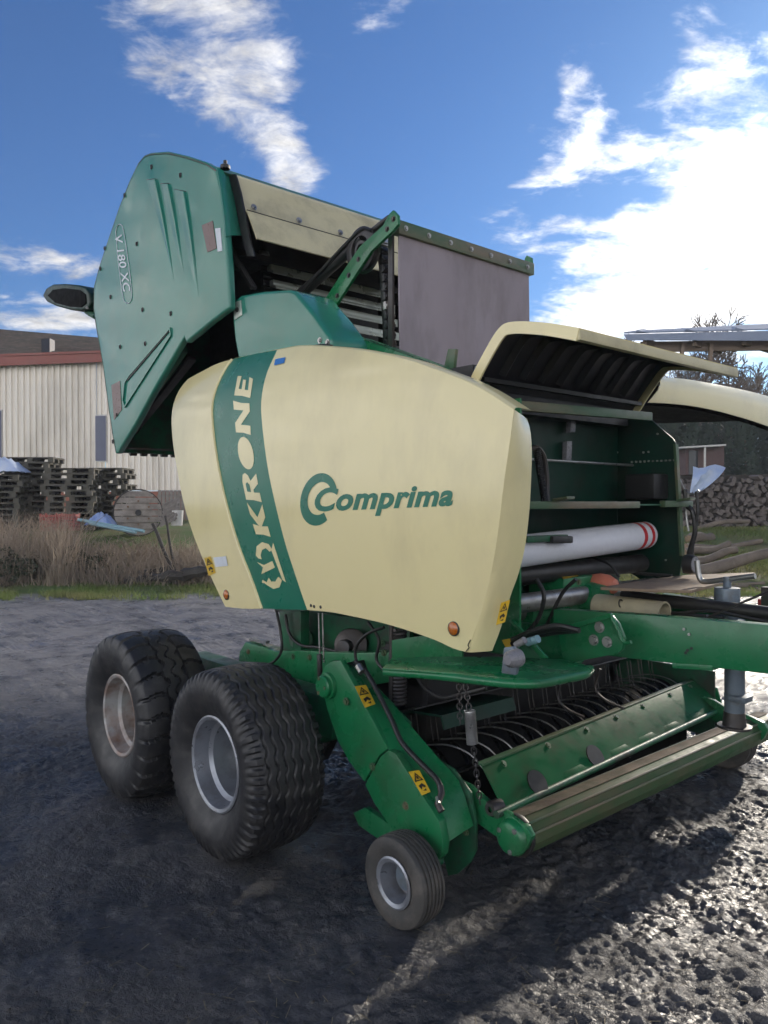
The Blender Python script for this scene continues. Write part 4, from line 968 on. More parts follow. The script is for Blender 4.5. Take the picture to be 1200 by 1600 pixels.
# forward return of the cover
T3 = [TS(u, v) for u, v in ((338, 263), (345, 300), (350, 340), (352, 370))]
T4 = [at(u, v, y=TY + .16) for u, v in ((365, 282), (371, 315), (377, 345), (380, 368))]
part('cover_return', grid([[a, a.lerp(b, .15) + Vector((.014, 0, 0)), b] for a, b in zip(T3, T4)]), 'green_faded', tside, solid=.006, smooth=60)
# three pressed louvres: shallow scoops
for (a, b, c, d_) in (((229, 281), (245, 281), (271, 436), (258, 380)), ((251, 287), (265, 288), (286, 424), (275, 388)), ((273, 296), (290, 300), (310, 464), (297, 415))):
    o_, q_, r_, s_ = TS(*a), TS(*b), TS(*c), TS(*d_)
    # raised right-hand lip and sunken dark top edge
    ridge = smooth_path([q_, TS(b[0] + (c[0] - b[0]) * .35 + 1.5, b[1] + (c[1] - b[1]) * .35), TS(b[0] + (c[0] - b[0]) * .75 + 1, b[1] + (c[1] - b[1]) * .75), r_], 8)
    n_ = len(ridge); left = resample([o_, o_.lerp(s_, .5), s_, r_], n_)
    rows = []
    for k in range(n_):
        h = .017 * (1 - (k / (n_ - 1)) ** 1.6)
        rows.append([left[k] + NEAR * .001, left[k].lerp(ridge[k], .5) + NEAR * (h * .35), left[k].lerp(ridge[k], .9) + NEAR * h, ridge[k] + NEAR * (h * .9), ridge[k] + Vector((.006, 0, 0)) + NEAR * .001])
    part('louvre', grid(rows), 'green_faded', tside, smooth=50)
    part('louvre_mouth', ([rows[0][0] + UZ * .004, rows[0][1] + UZ * .004, rows[0][2] + UZ * .004, rows[0][3] + UZ * .004, rows[0][4] + UZ * .004, rows[0][4] - UZ * .002, rows[0][0] - UZ * .002], [(0, 1, 2, 3, 4, 5, 6)]), 'black', tside, smooth=0)
for (u, v) in ((237, 261), (282, 274), (195, 305), (164, 388), (214, 381), (157, 420), (173, 464), (223, 484), (267, 490), (188, 542), (227, 537), (183, 648), (177, 690)):
    c = TS(u, v); part('fastener', merge(lathe([(-.005, 0), (-.005, .013), (-.001, .018)], c, 'y', 16), box((c.x - .004, c.y - .010, c.z - .011), (c.x + .004, c.y - .004, c.z + .011))), 'black', tside)
# long recess at the foot of the cover: a raised frame round a sunken field
rec = [(267, 513), (268, 524), (196, 636), (193, 626), (196, 598), (202, 588)]
def ring(px, w, h, y):
    P3 = [at(u, v, y=y) for u, v in px]; n_ = len(P3); return merge(*[bar(P3[i] + NEAR * h / 2, P3[(i + 1) % n_] + NEAR * h / 2, w, h, (0, 1, 0)) for i in range(n_)])
part('recess_rim', ring(rec, .012, .010, TY), 'green_faded', tside)
part('recess_shade_strip', bar(TS(200, 594) + NEAR * .003, TS(266, 516) + NEAR * .003, .012, .007, (0, 1, 0)), 'black', tside)  # black strip laid on the cover as the shade of the recess
part('wear_patch', plate([(174, 602), (187, 595), (190, 640), (178, 656)], TY - .003, .004), 'reflector_dull', tside)
part('reflector', plate([(315, 352), (332, 345), (338, 388), (324, 394)], TY - .004, .006), 'reflector_dull', tside)
part('sticker', plate([(336, 357), (344, 356), (347, 392), (340, 393)], TY - .004, .005), 'sticker_white', tside)
# the model plate V 180 XC, its outline a long capsule
tv, tf = text_shape('V 180 XC', .012, 0, 1.05); wx = max(q.x for q in tv)
def tpx(q): 
    s = q.x / wx; e = q.y - .35
    return (184.5 + 14 * s + e * 16, 367 + 88 * s - e * 1.5)
part('lettering', ([TS(*tpx(q), .004) for q in tv], tf), 'sticker_white', tside, smooth=0)
cap = [(180 + 1.0, 362), (184, 352), (190, 352), (194, 366), (202, 420), (206, 460), (203, 472), (197, 473), (192, 462), (185, 410)]
part('model_outline', tube(smooth_path([TS(u, v, .003) for u, v in cap + cap[:1]], 5), .0028, 5), 'sticker_white', tside)
# green smear patch where the cover was wiped
# tailgate skins and inside
def band(px, y0, y1, m, name, th=.012): 
    return part(name, grid([[at(u, v, y=TY) * 1.0, Vector((at(u, v, y=TY).x, y1, at(u, v, y=TY).z))] for u, v in px]), m, baler, solid=th, smooth=40)
YF = 2 * YC - TY
band([(338, 265), (322, 255), (292, 245), (262, 238), (235, 240), (225, 244), (216, 255), (203, 282), (187, 322), (170, 372), (155, 417), (147, 447), (146, 482), (150, 510), (161, 572), (170, 640), (176, 680), (181, 707)], TY, YF, 'green_dirty', 'rear_skin')
INN = [at(u, v, y=TY) for u, v in ((350, 372), (356, 478), (300, 520), (186, 700))]
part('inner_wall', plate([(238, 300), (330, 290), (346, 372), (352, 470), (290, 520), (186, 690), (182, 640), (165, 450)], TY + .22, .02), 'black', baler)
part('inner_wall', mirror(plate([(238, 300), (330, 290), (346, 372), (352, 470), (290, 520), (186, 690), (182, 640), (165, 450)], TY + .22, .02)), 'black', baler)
p_ = at(183, 703, y=TY + .05)
part('tail_bar', box((p_.x - .03, TY + .05, p_.z - .02), (p_.x + .10, YF - .05, p_.z + .02)), 'steel_dark', baler, .006)
for k in range(26):
    y = TY + .12 + k * .085; part('chain_roller', cyl((p_.x + .08, y, p_.z - .028), (p_.x + .08, y + .05, p_.z - .028), .018, 10), 'steel_dark', baler)
q1, q2 = at(200, 668, y=TY + .08), at(288, 545, y=TY + .08)
part('edge_rail', bar(q1, q2, .05, .045, (0, 1, 0)), 'green_dirty', baler, .004)
part('edge_rail', bar(at(196, 690, y=TY + .16), at(300, 560, y=TY + .16), .03, .06, (0, 1, 0)), 'black', baler, .004)
part('bracket', plate([(197, 640), (207, 640), (208, 662), (199, 662)], TY + .12, .04), 'green_dirty', baler, .003)
part('bracket', plate([(240, 545), (246, 545), (250, 570), (244, 572)], TY + .14, .03), 'steel', baler, .003)
# cream cover across the front of the tailgate
near_y = TY + .12
def cv(u, v): q = at(u, v, y=near_y); return q
prof = [cv(358, 270), cv(367, 275), cv(374, 300), cv(384, 329), cv(392, 350), cv(400, 374)]
rowsA = [[Vector((q.x, near_y, q.z)), Vector((q.x, YC, q.z)), Vector((q.x, YF - .12, q.z))] for q in smooth_path(prof[:4], 5)]
rowsB = [[Vector((q.x + .003, near_y, q.z)), Vector((q.x + .003, YC, q.z)), Vector((q.x + .003, YF - .12, q.z))] for q in smooth_path(prof[3:], 5)]
fcov = part('front_cover', grid(rowsA), 'cream_dusty', baler, solid=.008, smooth=40, label='cream upper cover across the raised tailgate')
part('front_cover', grid(rowsB), 'cream_dusty', baler, solid=.008, smooth=40)
part('cover_seam', bar(Vector((prof[3].x + .012, near_y, prof[3].z)), Vector((prof[3].x + .012, YF - .12, prof[3].z)), .006, .006), 'black', fcov)
for k in range(6):
    for q, dz in ((prof[3], .03), (prof[4], -.05)): part('bolt', bolt((q.x + .012, near_y + .05 + k * .33, q.z + dz), (1, 0, .3), .013), 'steel', fcov)
part('end_trim', grid([[at(u, v, y=near_y - .004), at(u + 12, v + 1, y=near_y - .004)] for u, v in ((358, 272), (366, 300), (372, 330), (380, 372), (388, 400))]), 'black', baler, solid=.01)
part('top_fitting', merge(lathe([(0, .03), (.02, .03), (.03, .012), (.05, .012)], at(352, 264, y=TY + .06), 'z', 12)), 'black', baler)
# chains and slats of the bale chamber
def link_chain(pts, w, name, pitch=.035):
    path = resample(pts, max(4, int(sum((b - a).length for a, b in zip(pts, pts[1:])) / pitch))); root = None
    ch = part(name, tube(path, .012, 6), 'steel_dark', baler)
    for i, (a, b) in enumerate(zip(path, path[1:])):
        part('link', merge(bar(a.lerp(b, -.1) + Vector((0, w / 2, 0)), a.lerp(b, 1.1) + Vector((0, w / 2, 0)), .008, .024, Vector((1, 0, .2))), bar(a.lerp(b, -.1) - Vector((0, w / 2, 0)), a.lerp(b, 1.1) - Vector((0, w / 2, 0)), .008, .024, Vector((1, 0, .2))),
             cyl(a - Vector((0, w / 2, 0)), a + Vector((0, w / 2, 0)), .009, 8)), 'steel_dark', ch)
CY = 2.86
link_chain([at(u, v, y=TY + .18) for u, v in ((352, 375), (372, 410), (396, 450))], .03, 'drive_chain', .03)
link_chain([at(u, v, y=TY + .2) for u, v in ((352, 430), (358, 460), (364, 480))], .03, 'drive_chain', .03)
def slat_chain(px, y, w, name, pitch):
    path = resample([at(u, v, y=y) for u, v in px], 60); tot = sum((b - a).length for a, b in zip(path, path[1:])); path = resample(path, int(tot / pitch) + 1)
    ch = part(name, tube([q - Vector((.03, 0, 0)) for q in path], .02, 6), 'black', baler)
    for i, (a, b) in enumerate(zip(path, path[1:])):
        d_ = (b - a).normalized(); c = a.lerp(b, .5)
        part('link', merge(bar(a + d_ * .004, b - d_ * .004, w, .026, Vector((1, 0, 0))), bar(c - d_ * .008 + Vector((.016, 0, 0)), c + d_ * .008 + Vector((.016, 0, 0)), w * .9, .012, Vector((1, 0, 0)))), 'black' if i % 7 else 'steel', ch, .003)
slat_chain([(597, 372), (601, 400), (605, 440), (607, 480), (609, 515), (610, 560)], CY, .065, 'slat_chain', .052)
slat_chain([(412, 392), (415, 420), (418, 460)], CY, .07, 'slat_chain', .05)
for i, (u, v) in enumerate(((424, 419), (428, 443), (432, 466), (436, 490), (440, 514), (444, 538))):
    c = at(u, v, y=CY)
    part('slat', merge(bar((c.x, CY - .02, c.z), (c.x, 2 * YC - CY, c.z), .05, .042), bar((c.x + .02, CY, c.z - .028), (c.x + .02, 2 * YC - CY, c.z - .028), .012, .02)), 'slat_steel' if i not in (4, ) else 'steel_dark', baler, .006)
c = at(424, 440, y=CY)
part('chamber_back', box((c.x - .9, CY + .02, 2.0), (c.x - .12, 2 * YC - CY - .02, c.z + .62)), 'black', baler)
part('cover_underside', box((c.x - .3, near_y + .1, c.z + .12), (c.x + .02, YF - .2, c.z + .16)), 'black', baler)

# ------------------------------------------------ lamp pod on the tailgate
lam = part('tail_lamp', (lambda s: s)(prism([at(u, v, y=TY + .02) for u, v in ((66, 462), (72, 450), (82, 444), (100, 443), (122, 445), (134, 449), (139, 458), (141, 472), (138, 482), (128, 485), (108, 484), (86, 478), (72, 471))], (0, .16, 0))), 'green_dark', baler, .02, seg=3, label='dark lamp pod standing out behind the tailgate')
part('lamp_face', plate([(74, 462), (82, 453), (100, 450), (124, 453), (133, 460), (134, 474), (126, 480), (108, 479), (86, 473)], TY + .012, .012), 'tine_matte', lam, .003)
part('lamp_arm', merge(tube([at(u, v, y=TY + .08) for u, v in ((128, 478), (138, 488), (150, 495))], .026, 8)), 'green_dirty', lam)
part('lamp_screw', cyl(at(136, 481, y=TY + .01), at(136, 481, y=TY + .03), .012, 8), 'steel', lam)

# ------------------------------------------------ hinge cover, tension arm, pulley, curtain
hc0, hc1 = 2.36, 2.62
hp = [(362, 486), (364, 470), (376, 461), (410, 455), (452, 452), (462, 456), (490, 490), (517, 528), (517, 548), (440, 553), (372, 562), (366, 530)]
hcv = part('hinge_cover', plate(hp, hc0, hc1 - hc0), 'green_faded', baler, .022, seg=3)
part('hinge_plate', plate([(364, 473), (376, 469), (378, 492), (366, 500)], hc0 - .004, .006), 'slat_steel', hcv, .001)
part('bolt', bolt(at(371, 484, y=hc0 - .004), NEAR, .010), 'black', hcv)
part('bolt', bolt(at(500, 532, y=hc0), NEAR, .011), 'steel', hcv); part('bolt', bolt(at(512, 535, y=hc0), NEAR, .011), 'steel', hcv)
part('edge_seal', tube([on_panel(u, v - 4, -.06) for u, v in ((434, 549), (470, 543), (518, 545))], .010, 6), 'black', hcv)
AY = 2.74
arm = part('tension_arm', plate([(492, 492), (530, 432), (562, 385), (598, 352), (608, 334), (614, 328), (621, 336), (622, 350), (612, 362), (580, 392), (548, 440), (512, 497)], AY, .02), 'green', baler, .004)
for (u, v) in ((615, 342), (605, 358), (560, 405), (545, 430), (527, 462)): part('bolt', bolt(at(u, v, y=AY), NEAR, .010), 'steel_dark', arm)
pc = at(568, 391, y=AY + .05)
part('pulley', lathe([(-.03, .075), (-.03, .118), (-.022, .128), (-.012, .116), (.012, .116), (.022, .128), (.03, .118), (.03, .075), (-.03, .075)], pc, 'y', 40), 'steel_dark', baler)
part('pulley_rib', lathe([(-.025, .05), (-.025, .032), (.025, .032), (.025, .05), (-.025, .05)], pc, 'y', 24), 'steel_dark', baler)
part('tension_cylinder', cyl(at(458, 470, y=AY + .06), at(568, 372, y=AY + .06), .034, 18), 'black', baler)
part('cylinder_rod', cyl(at(575, 366, y=AY + .06), at(608, 340, y=AY + .06), .016, 12), 'steel_dark', baler)
part('hydraulic_hose', tube(smooth_path([at(u, v, y=AY + .02) for u, v in ((460, 470), (500, 425), (540, 382), (566, 358), (580, 360))], 6), .011, 8), 'black', baler)
CX = at(622, 450, y=2.82).x
cur = part('curtain', grid([[Vector((CX + (.016 * math.sin(j * .9 + i * .3) + .012 * math.sin(j * 2.3)) * (1 - i / 14), 2.82 + 1.12 * j / 12, 2.02 + 1.12 * i / 14)) for j in range(13)] for i in range(15)]), 'curtain', baler, solid=.008, smooth=60, label='grey rubber curtain hanging from a green bar')
zt = at(622, 352, y=2.82).z
tb = part('curtain_bar', box((CX - .02, 2.80, zt - .055), (CX + .03, 3.97, zt + .02)), 'green_worn', cur, .005)
for k in range(7): part('bolt', bolt((CX + .03, 2.85 + k * .175, zt - .018), (1, 0, 0), .010), 'steel', tb)
part('bar_lug', plate([(820, 404), (823, 399), (828, 402), (829, 418), (820, 416)], 3.95, .03), 'green', cur)
part('curtain_post', box((CX - .06, 2.80, 2.0), (CX - .025, 2.815, zt)), 'steel_dark', cur)

# ------------------------------------------------ chamber frame
fr_near = [(505, 517), (520, 516), (560, 527), (620, 548), (680, 570), (742, 596), (742, 640), (505, 640)]
part('frame_top_rail', merge(plate(fr_near, 2.60, .02), prism([at(u, v, y=2.60) for u, v in ((505, 517), (520, 516), (560, 527), (620, 548), (680, 570), (742, 596))] + [at(u, v + 3, y=2.60) for u, v in ((742, 596), (680, 570), (620, 548), (560, 527), (520, 516), (505, 517))], (0, .10, 0))), 'green', baler, .003)
part('rail_tab', plate([(700, 545), (712, 545), (708, 580), (693, 576)], 2.68, .02), 'green_worn', baler, .003)
wall = [(-4.35, 0.95), (-2.52, 0.95), (-2.52, 2.12), (-2.75, 2.30), (-3.1, 2.45), (-3.6, 2.5), (-4.1, 2.35), (-4.35, 2.0)]
part('chamber_wall', prism([Vector((x, 2.76, z)) for x, z in wall], (0, .02, 0)), 'green_dirty', baler)
part('chamber_wall', prism([Vector((x, 4.02, z)) for x, z in wall], (0, .02, 0)), 'green_dirty', baler)
part('front_bulkhead', box((-2.56, 2.78, .95), (-2.52, 4.02, 2.14)), 'green_dark', baler)  # bulkhead green darkened to hold the shade of the bay
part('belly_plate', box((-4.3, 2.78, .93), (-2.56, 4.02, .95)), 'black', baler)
# far side plate of the net wrap box, chamfered at its top front corner
FY = 4.02
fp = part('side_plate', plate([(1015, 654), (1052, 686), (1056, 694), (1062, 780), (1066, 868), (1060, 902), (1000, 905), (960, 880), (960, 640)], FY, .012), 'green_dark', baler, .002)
part('side_plate', box((-2.5, 2.62, .98), (-2.12, 2.632, 2.1)), 'green', baler)
for k in range(11): part('rivet', cyl(at(988 + k * 6.6, 722 - k * .3, y=FY + .001), at(988 + k * 6.6, 722 - k * .3, y=FY) + NEAR * .008, .0065, 8), 'slat_steel', fp)
for (u, v) in ((965, 707), (1006, 707), (1028, 678), (1014, 706), (1041, 875)): part('rivet', cyl(at(u, v, y=FY + .001), at(u, v, y=FY) + NEAR * .008, .006, 8), 'slat_steel', fp)
sec = Vector((0, 0, 0))
part('plate_flange', prism([at(u, v, y=FY) for u, v in ((1056, 694), (1060, 694), (1070, 868), (1066, 868))], NEAR * .03), 'green_worn', fp)
zb = at(1000, 649, y=3.8).z
# cross bars and shelves
part('cross_bar', bar(at(796, 633, x=-2.22), at(1016, 651, x=-2.22), .03, .045), 'green_worn', baler, .004)
part('cross_rod', cyl((-2.42, 2.7, at(900, 722, x=-2.42).z), (-2.42, 4.02, at(900, 722, x=-2.42).z), .007, 8), 'steel', baler)
zs = at(900, 788, x=-2.16).z
part('shelf', box((-2.46, 2.66, zs - .008), (-2.12, 4.06, zs)), 'green_dirty', baler, .002)
part('shelf_edge', box((-2.13, 2.66, zs - .02), (-2.095, 3.55, zs + .014)), 'green_worn', baler, .004)
part('shelf_edge', box((-2.13, 3.80, zs - .016), (-2.095, 4.10, zs + .018)), 'green_worn', baler, .004)
for y in (2.85, 3.95): part('shelf_bracket', bar((-2.10, y, zs + .02), (-2.02, y, zs + .03), .06, .012), 'green_worn', baler, .002)
part('control_box', (lambda a: box((a.x - .02, FY - .16, a.z), (a.x + .16, FY - .004, a.z + .14)))(at(990, 780, y=FY - .1)), 'black', baler, .012)
for (u, v0, v1) in ((889, 650, 676), (883, 690, 720)): part('latch', prism([at(u - 4, v0, x=-2.50), at(u + 4, v0, x=-2.50), at(u + 3, v1, x=-2.50), at(u - 5, v1, x=-2.50)], (.03, 0, 0)), 'lamp_clear', baler, .003)
part('cable_conduit', helix(at(838, 700, x=-2.3), at(852, 785, x=-2.3), .014, .006, 26, 8, 5), 'black', baler)
part('cable_conduit', tube(smooth_path([at(u, v, x=-2.3) for u, v in ((828, 702), (840, 700), (850, 715), (854, 745), (855, 785))], 6), .013, 8), 'steel_dark', baler)

# ------------------------------------------------ raised hood over the net wrap
HY0, HY1 = 2.62, 4.0
hpx = [(733, 602), (745, 577), (760, 549), (772, 528), (782, 514), (792, 506), (808, 503), (830, 503), (858, 505), (885, 509), (908, 513)]
hp3 = smooth_path([at(u, v, y=HY0) for u, v in hpx], 4)
def offs(pts, k):
    out = []
    for i, q in enumerate(pts):
        t = (pts[min(i + 1, len(pts) - 1)] - pts[max(i - 1, 0)]).normalized(); nrm = Vector((t.z, 0, -t.x)); out.append(q + nrm * k)
    return out
hin = offs(hp3, .014); hfl = offs(hp3, .052)
def span(pts, y0, y1, n_=8): return grid([[Vector((q.x, y0 + (y1 - y0) * j / n_, q.z)) for j in range(n_ + 1)] for q in pts])
hood = part('hood', span(hp3, HY0, HY1), 'cream', baler, solid=.006, smooth=50, label='raised cream hood, dark and ribbed inside')
part('hood_liner', span(hin, HY0 + .01, HY1 - .01), 'hood_inside', hood, smooth=50)
for y in (HY0 - .003, HY1 + .003):
    part('hood_rim', merge(grid([[Vector((a.x, y, a.z)), Vector((b.x, y, b.z))] for a, b in zip(hp3, hfl)])), 'cream', hood, solid=.010, smooth=40)
lipq = hp3[-1]
part('hood_lip', merge(box((lipq.x - .030, HY0 - .010, lipq.z - .048), (lipq.x + .004, HY1 + .010, lipq.z - .004))), 'cream_dusty', hood, .008)
rib_in = offs(hp3, .036)
for k in range(9):
    y = HY0 + .14 + k * .145
    part('hood_rib', merge(grid([[Vector((a.x, y, a.z)), Vector((b.x, y + .02, b.z)), Vector((a.x, y + .05, a.z))] for a, b in zip(hin[4:], rib_in[4:])])), 'hood_inside', hood, solid=.003, smooth=30)
rl = hin[3]
part('hood_ledge', box((rl.x - .01, HY0 + .02, rl.z - .03), (rl.x + .03, HY1 - .02, rl.z - .01)), 'black', hood)
bq = hp3[0]
part('hood_back', box((bq.x - .16, HY0 + .03, bq.z - .10), (bq.x - .005, HY1 - .03, bq.z + .10)), 'hood_inside', hood)
part('gas_strut', cyl(at(744, 598, y=HY0 + .05), at(752, 575, y=HY0 + .05), .03, 14), 'jack_grey', hood)
# far side panel, swung up like a wing
WX = -2.45
up_px = [(1032, 590), (1060, 591), (1095, 596), (1132, 603), (1165, 610), (1200, 619), (1240, 634), (1275, 655)]
lo_px = [(1014, 629), (1050, 631), (1085, 635), (1120, 642), (1150, 650), (1180, 659), (1210, 670), (1240, 684)]
ua = resample([at(u, v, x=WX) for u, v in up_px], 24); la = resample([at(u, v, x=WX + .04) for u, v in lo_px], 24)
wing = part('far_side_panel', grid([[Vector((a.x - 1.9, a.y, a.z + .12)), Vector((a.x - 1.0, a.y, a.z + .10)), Vector((a.x - .35, a.y, a.z + .04)), a, a.lerp(b, .25) + Vector((.022, 0, 0)), a.lerp(b, .55) + Vector((.028, 0, 0)), b] for a, b in zip(ua, la)]), 'cream', baler, solid=.008, smooth=45, label='cream side panel of the far side, swung up like a wing')
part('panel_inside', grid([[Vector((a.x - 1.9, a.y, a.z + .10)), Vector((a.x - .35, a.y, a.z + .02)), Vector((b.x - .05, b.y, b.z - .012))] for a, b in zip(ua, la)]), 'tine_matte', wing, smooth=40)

# ------------------------------------------------ net roll (its own thing), feed rollers
nra, nrb = at(1008, 836, y=3.97), at(815, 861, y=2.70)
nrb.x = nra.x + .03; nra = Vector((nra.x, 3.97, nra.z)); 
nq = at(822, 860, x=nrb.x); axn = (nra - nq).normalized(); RN = .076
nroll = empty('net_roll', 'white roll of bale net with red end bands under the shelf', 'net roll', nq - UZ * RN)
part('roll', cyl(nq - axn * .12, nra - axn * .14, RN, 36), 'white_net', nroll)
for (a, b, m_) in ((.14, .105, 'red_tape'), (.105, .055, 'white_net'), (.055, .025, 'red_tape'), (.025, 0, 'white_net')): part('end_band', cyl(nra - axn * a, nra - axn * b, RN * (1.004 if m_ == 'red_tape' else 1.0), 36), m_, nroll)
part('core', cyl(nra - axn * .02, nra + axn * .012, .026, 20), 'plywood', nroll)
part('roll_pin', merge(cyl(nra, nra + axn * .05, .014, 12), bar(nra + axn * .03 - UZ * .03, nra + axn * .03 + UZ * .03, .012, .012, (1, 0, 0))), 'steel', baler)
part('net_brake', bar(at(820, 843, x=nq.x + .09), at(884, 840, x=nq.x + .09), .03, .03), 'green_dirty', baler, .004)
part('brake_pad', bar(at(858, 843, x=nq.x + .1), at(890, 843, x=nq.x + .1), .045, .034), 'black', baler, .008)
zf = at(840, 940, x=-2.25).z
part('feed_roller', cyl((-2.26, 2.7, zf), (-2.26, 3.98, zf), .045, 24), 'steel', baler)
part('feed_roller', cyl((-2.34, 2.7, zf + .12), (-2.34, 3.98, zf + .12), .05, 24), 'black', baler)
part('lower_bulkhead', box((-2.60, 2.5, .70), (-2.565, 4.3, 1.0)), 'black', baler)

# ------------------------------------------------ drawbar, gearbox, shaft, jack, board
def on_line(u, v, p0, p1):
    """where the sight line crosses the vertical plane through p0 and p1"""
    a = Vector((p1[0] - p0[0], p1[1] - p0[1], 0)); nrm = Vector((a.y, -a.x, 0)).normalized(); R = ray(u, v); t = (Vector((p0[0], p0[1], 0)) - EYE).dot(nrm) / R.dot(nrm); return EYE + R * t
B0, B1 = (-1.96, 2.95), (-.70, 3.28)
bt, bb = on_line(960, 958, B0, B1).z, on_line(960, 1026, B0, B1).z
def beam(y0, y1, far=False): 
    s = prism([Vector((-2.15, y0, bt - .005)), Vector((-1.75, y0 + (y1 - y0) * .30, bt)), Vector((-.55, y1, bt)), Vector((-.55, y1, bb)), Vector((-2.15, y0, bb))], (0.02, .075, 0))
    return mirror(s) if far else s
bm1 = part('drawbar_beam', beam(2.90, 3.32), 'green', baler, .006); bm2 = part('drawbar_beam', beam(2.90, 3.32, True), 'green', baler, .006)
part('hitch_plate', box((-.62, 3.2, bb + .02), (-.2, 3.6, bt - .03)), 'green', baler, .01)
B0, B1 = (-2.15, 2.897), (-.55, 3.317)
for (u, v) in ((1068, 983), (1076, 991), (1080, 1013), (1074, 1016), (1071, 1020)): 
    q = on_line(u, v, B0, B1); part('beam_hole', cyl(q + Vector((.003, -.004, 0)), q + Vector((0, .004, 0)), .006, 8), 'black' if v > 1000 else 'steel', bm1)
qa, qb = on_line(1050, 1036, B0, B1), on_line(1113, 1040, B0, B1); part('beam_lug', prism([qa, qb, qb - UZ * .022, qa - UZ * .022], (0, .06, 0)), 'green', bm1, .003)
# clamp: tube with end plate bolted to the beam
CLY = 2.80
ta, tb_ = at(815, 1008, y=CLY), at(968, 995, y=CLY)
part('drawbar_tube', cyl((-2.62, CLY + .08, ta.z), (-2.02, CLY + .10, ta.z + .01), .085, 28), 'green', baler)
clp = part('clamp_plate', plate([(872, 985), (955, 962), (966, 975), (975, 998), (972, 1015), (966, 1021), (880, 1038)], CLY - .015, .02), 'green', baler, .004)
part('clamp_lip', bar(at(860, 988, y=CLY - .02), at(956, 961, y=CLY - .02), .02, .014, (0, 1, 0)), 'green', clp, .003)
for (u, v) in ((937, 980), (928, 1000), (949, 1003)): part('bolt', bolt(at(u, v, y=CLY - .015), NEAR, .016, .014), 'steel', clp)
part('hook', tube(smooth_path([at(u, v, y=CLY - .03) for u, v in ((956, 965), (966, 985), (972, 1000), (980, 1005), (986, 1003))], 5), .008, 8), 'green', clp)
part('gusset', plate([(795, 970), (800, 968), (855, 1028), (846, 1030)], 2.60, .012), 'green', baler, .002)
part('gusset', prism([at(u, v, y=2.62) for u, v in ((800, 975), (850, 1028), (800, 1030))], (0, .01, 0)), 'green_dirty', baler)
# gearbox and slip clutch behind it
gx0 = at(905, 940, y=3.3)
gear = part('gearbox', merge(box((gx0.x - .20, 3.14, gx0.z - .16), (gx0.x + .02, 3.52, gx0.z + .13)), cyl((gx0.x + .02, 3.36, gx0.z), (gx0.x + .12, 3.36, gx0.z), .10, 24, .085), cyl((gx0.x - .1, 2.95, gx0.z - .03), (gx0.x - .1, 3.14, gx0.z - .03), .085, 24)), 'green', baler, .014)
for a in range(6): part('bolt', bolt((gx0.x + .02, 3.33 + .13 * math.cos(a * 1.05), gx0.z + .12 * math.sin(a * 1.05)), (1, 0, 0), .012), 'green_worn', gear)
part('cross_shaft', cyl((gx0.x - .1, 2.55, gx0.z - .03), (gx0.x - .1, 2.95, gx0.z - .03), .045, 24), 'steel', baler)
decal([[(872, 893), (896, 890), (904, 900), (880, 905)]], 'sticker', 'sticker_yellow', gear, 0, 0, lambda u, v, off: at(u, v, z=gx0.z + .133))
pg = at(940, 914, y=3.42); part('shaft_guard', lathe([(0, .02), (0, .05), (.05, .06), (.10, .055), (.14, .035), (.15, 0)], (pg.x - .06, 3.42, pg.z), 'x', 28), 'orange_faded', baler)
ct0, ct1 = at(930, 938, y=3.25), at(1000, 951, y=3.40)
part('guard_tube', lathe([(0, .062), (.36, .058), (.36, .050), (0, .05)], (ct0.x - .02, 3.30, ct0.z - .035), 'x', 28), 'cream_tube', baler, label='cream shaft guard tube on the drawbar')
part('guard_ring', helix((ct0.x + .14, 3.245, ct0.z - .0), (ct0.x + .146, 3.246, ct0.z - .0), .018, .003, 1.2, 14), 'black', baler)
part('drive_shaft', cyl((-2.1, 3.40, bt + .02), (-.6, 3.40, bt + .0), .03, 16), 'black', baler)
# plywood board laid across the drawbar beams
bz = bt + .075
bo = thing('plywood_board', prism([at(u, v, z=bz) for u, v in ((938, 922), (1020, 908), (1075, 902), (1180, 898), (1165, 904), (1080, 927), (1030, 926))], (0, 0, .014)), 'plywood', 'weathered plywood board lying across the drawbar', 'board', bevel=.003)
part('board_support', box((-1.62, 3.85, bb), (-1.58, 3.90, bz - .002)), 'steel_dark', baler)
# jack
JY = 3.52; jt = at(1148, 1040, y=JY); jx = jt.x
part('jack_leg', cyl((jx, JY, at(1148, 1112, y=JY).z), (jx, JY, bt - .05), .044, 28), 'jack_grey', baler)
jk = part('jack_shoe', cyl((jx, JY, at(1148, 1133, y=JY).z), (jx, JY, at(1148, 1112, y=JY).z), .052, 28, .046), 'steel_dark', baler)
part('jack_foot', merge(cyl((jx, JY, at(1148, 1137, y=JY).z), (jx, JY, at(1148, 1133, y=JY).z), .075, 28)), 'steel_dark', baler, .003)
part('jack_clip', box((jx - .005, JY - .06, at(1148, 1092, y=JY).z), (jx + .075, JY + .02, at(1148, 1083, y=JY).z)), 'jack_grey', baler, .004)
jh0, jh1 = at(1136, 948, y=JY).z, at(1136, 918, y=JY).z; jxx = at(1136, 935, y=JY).x
part('jack_housing', merge(cyl((jxx, JY, bb), (jxx, JY, jh0), .05, 28), cyl((jxx, JY, jh0), (jxx, JY, jh1), .056, 28), cyl((jxx, JY, jh1), (jxx, JY, jh1 + .05), .018, 14)), 'jack_grey', baler, .003)
part('jack_crank', tube(smooth_path([at(u, v, y=JY) for u, v in ((1089, 876), (1091, 895), (1095, 906), (1104, 909), (1130, 906), (1180, 900))], 5), .013, 12), 'steel', baler)
gd = at(1086, 882, y=3.86); part('dial', merge(lathe([(0, 0), (0, .045), (-.02, .05), (-.05, .05)], gd, 'x', 28)), 'black', baler); part('dial_face', lathe([(.003, 0), (.003, .040), (.0, .041)], gd, 'x', 28), 'lamp_clear', baler)
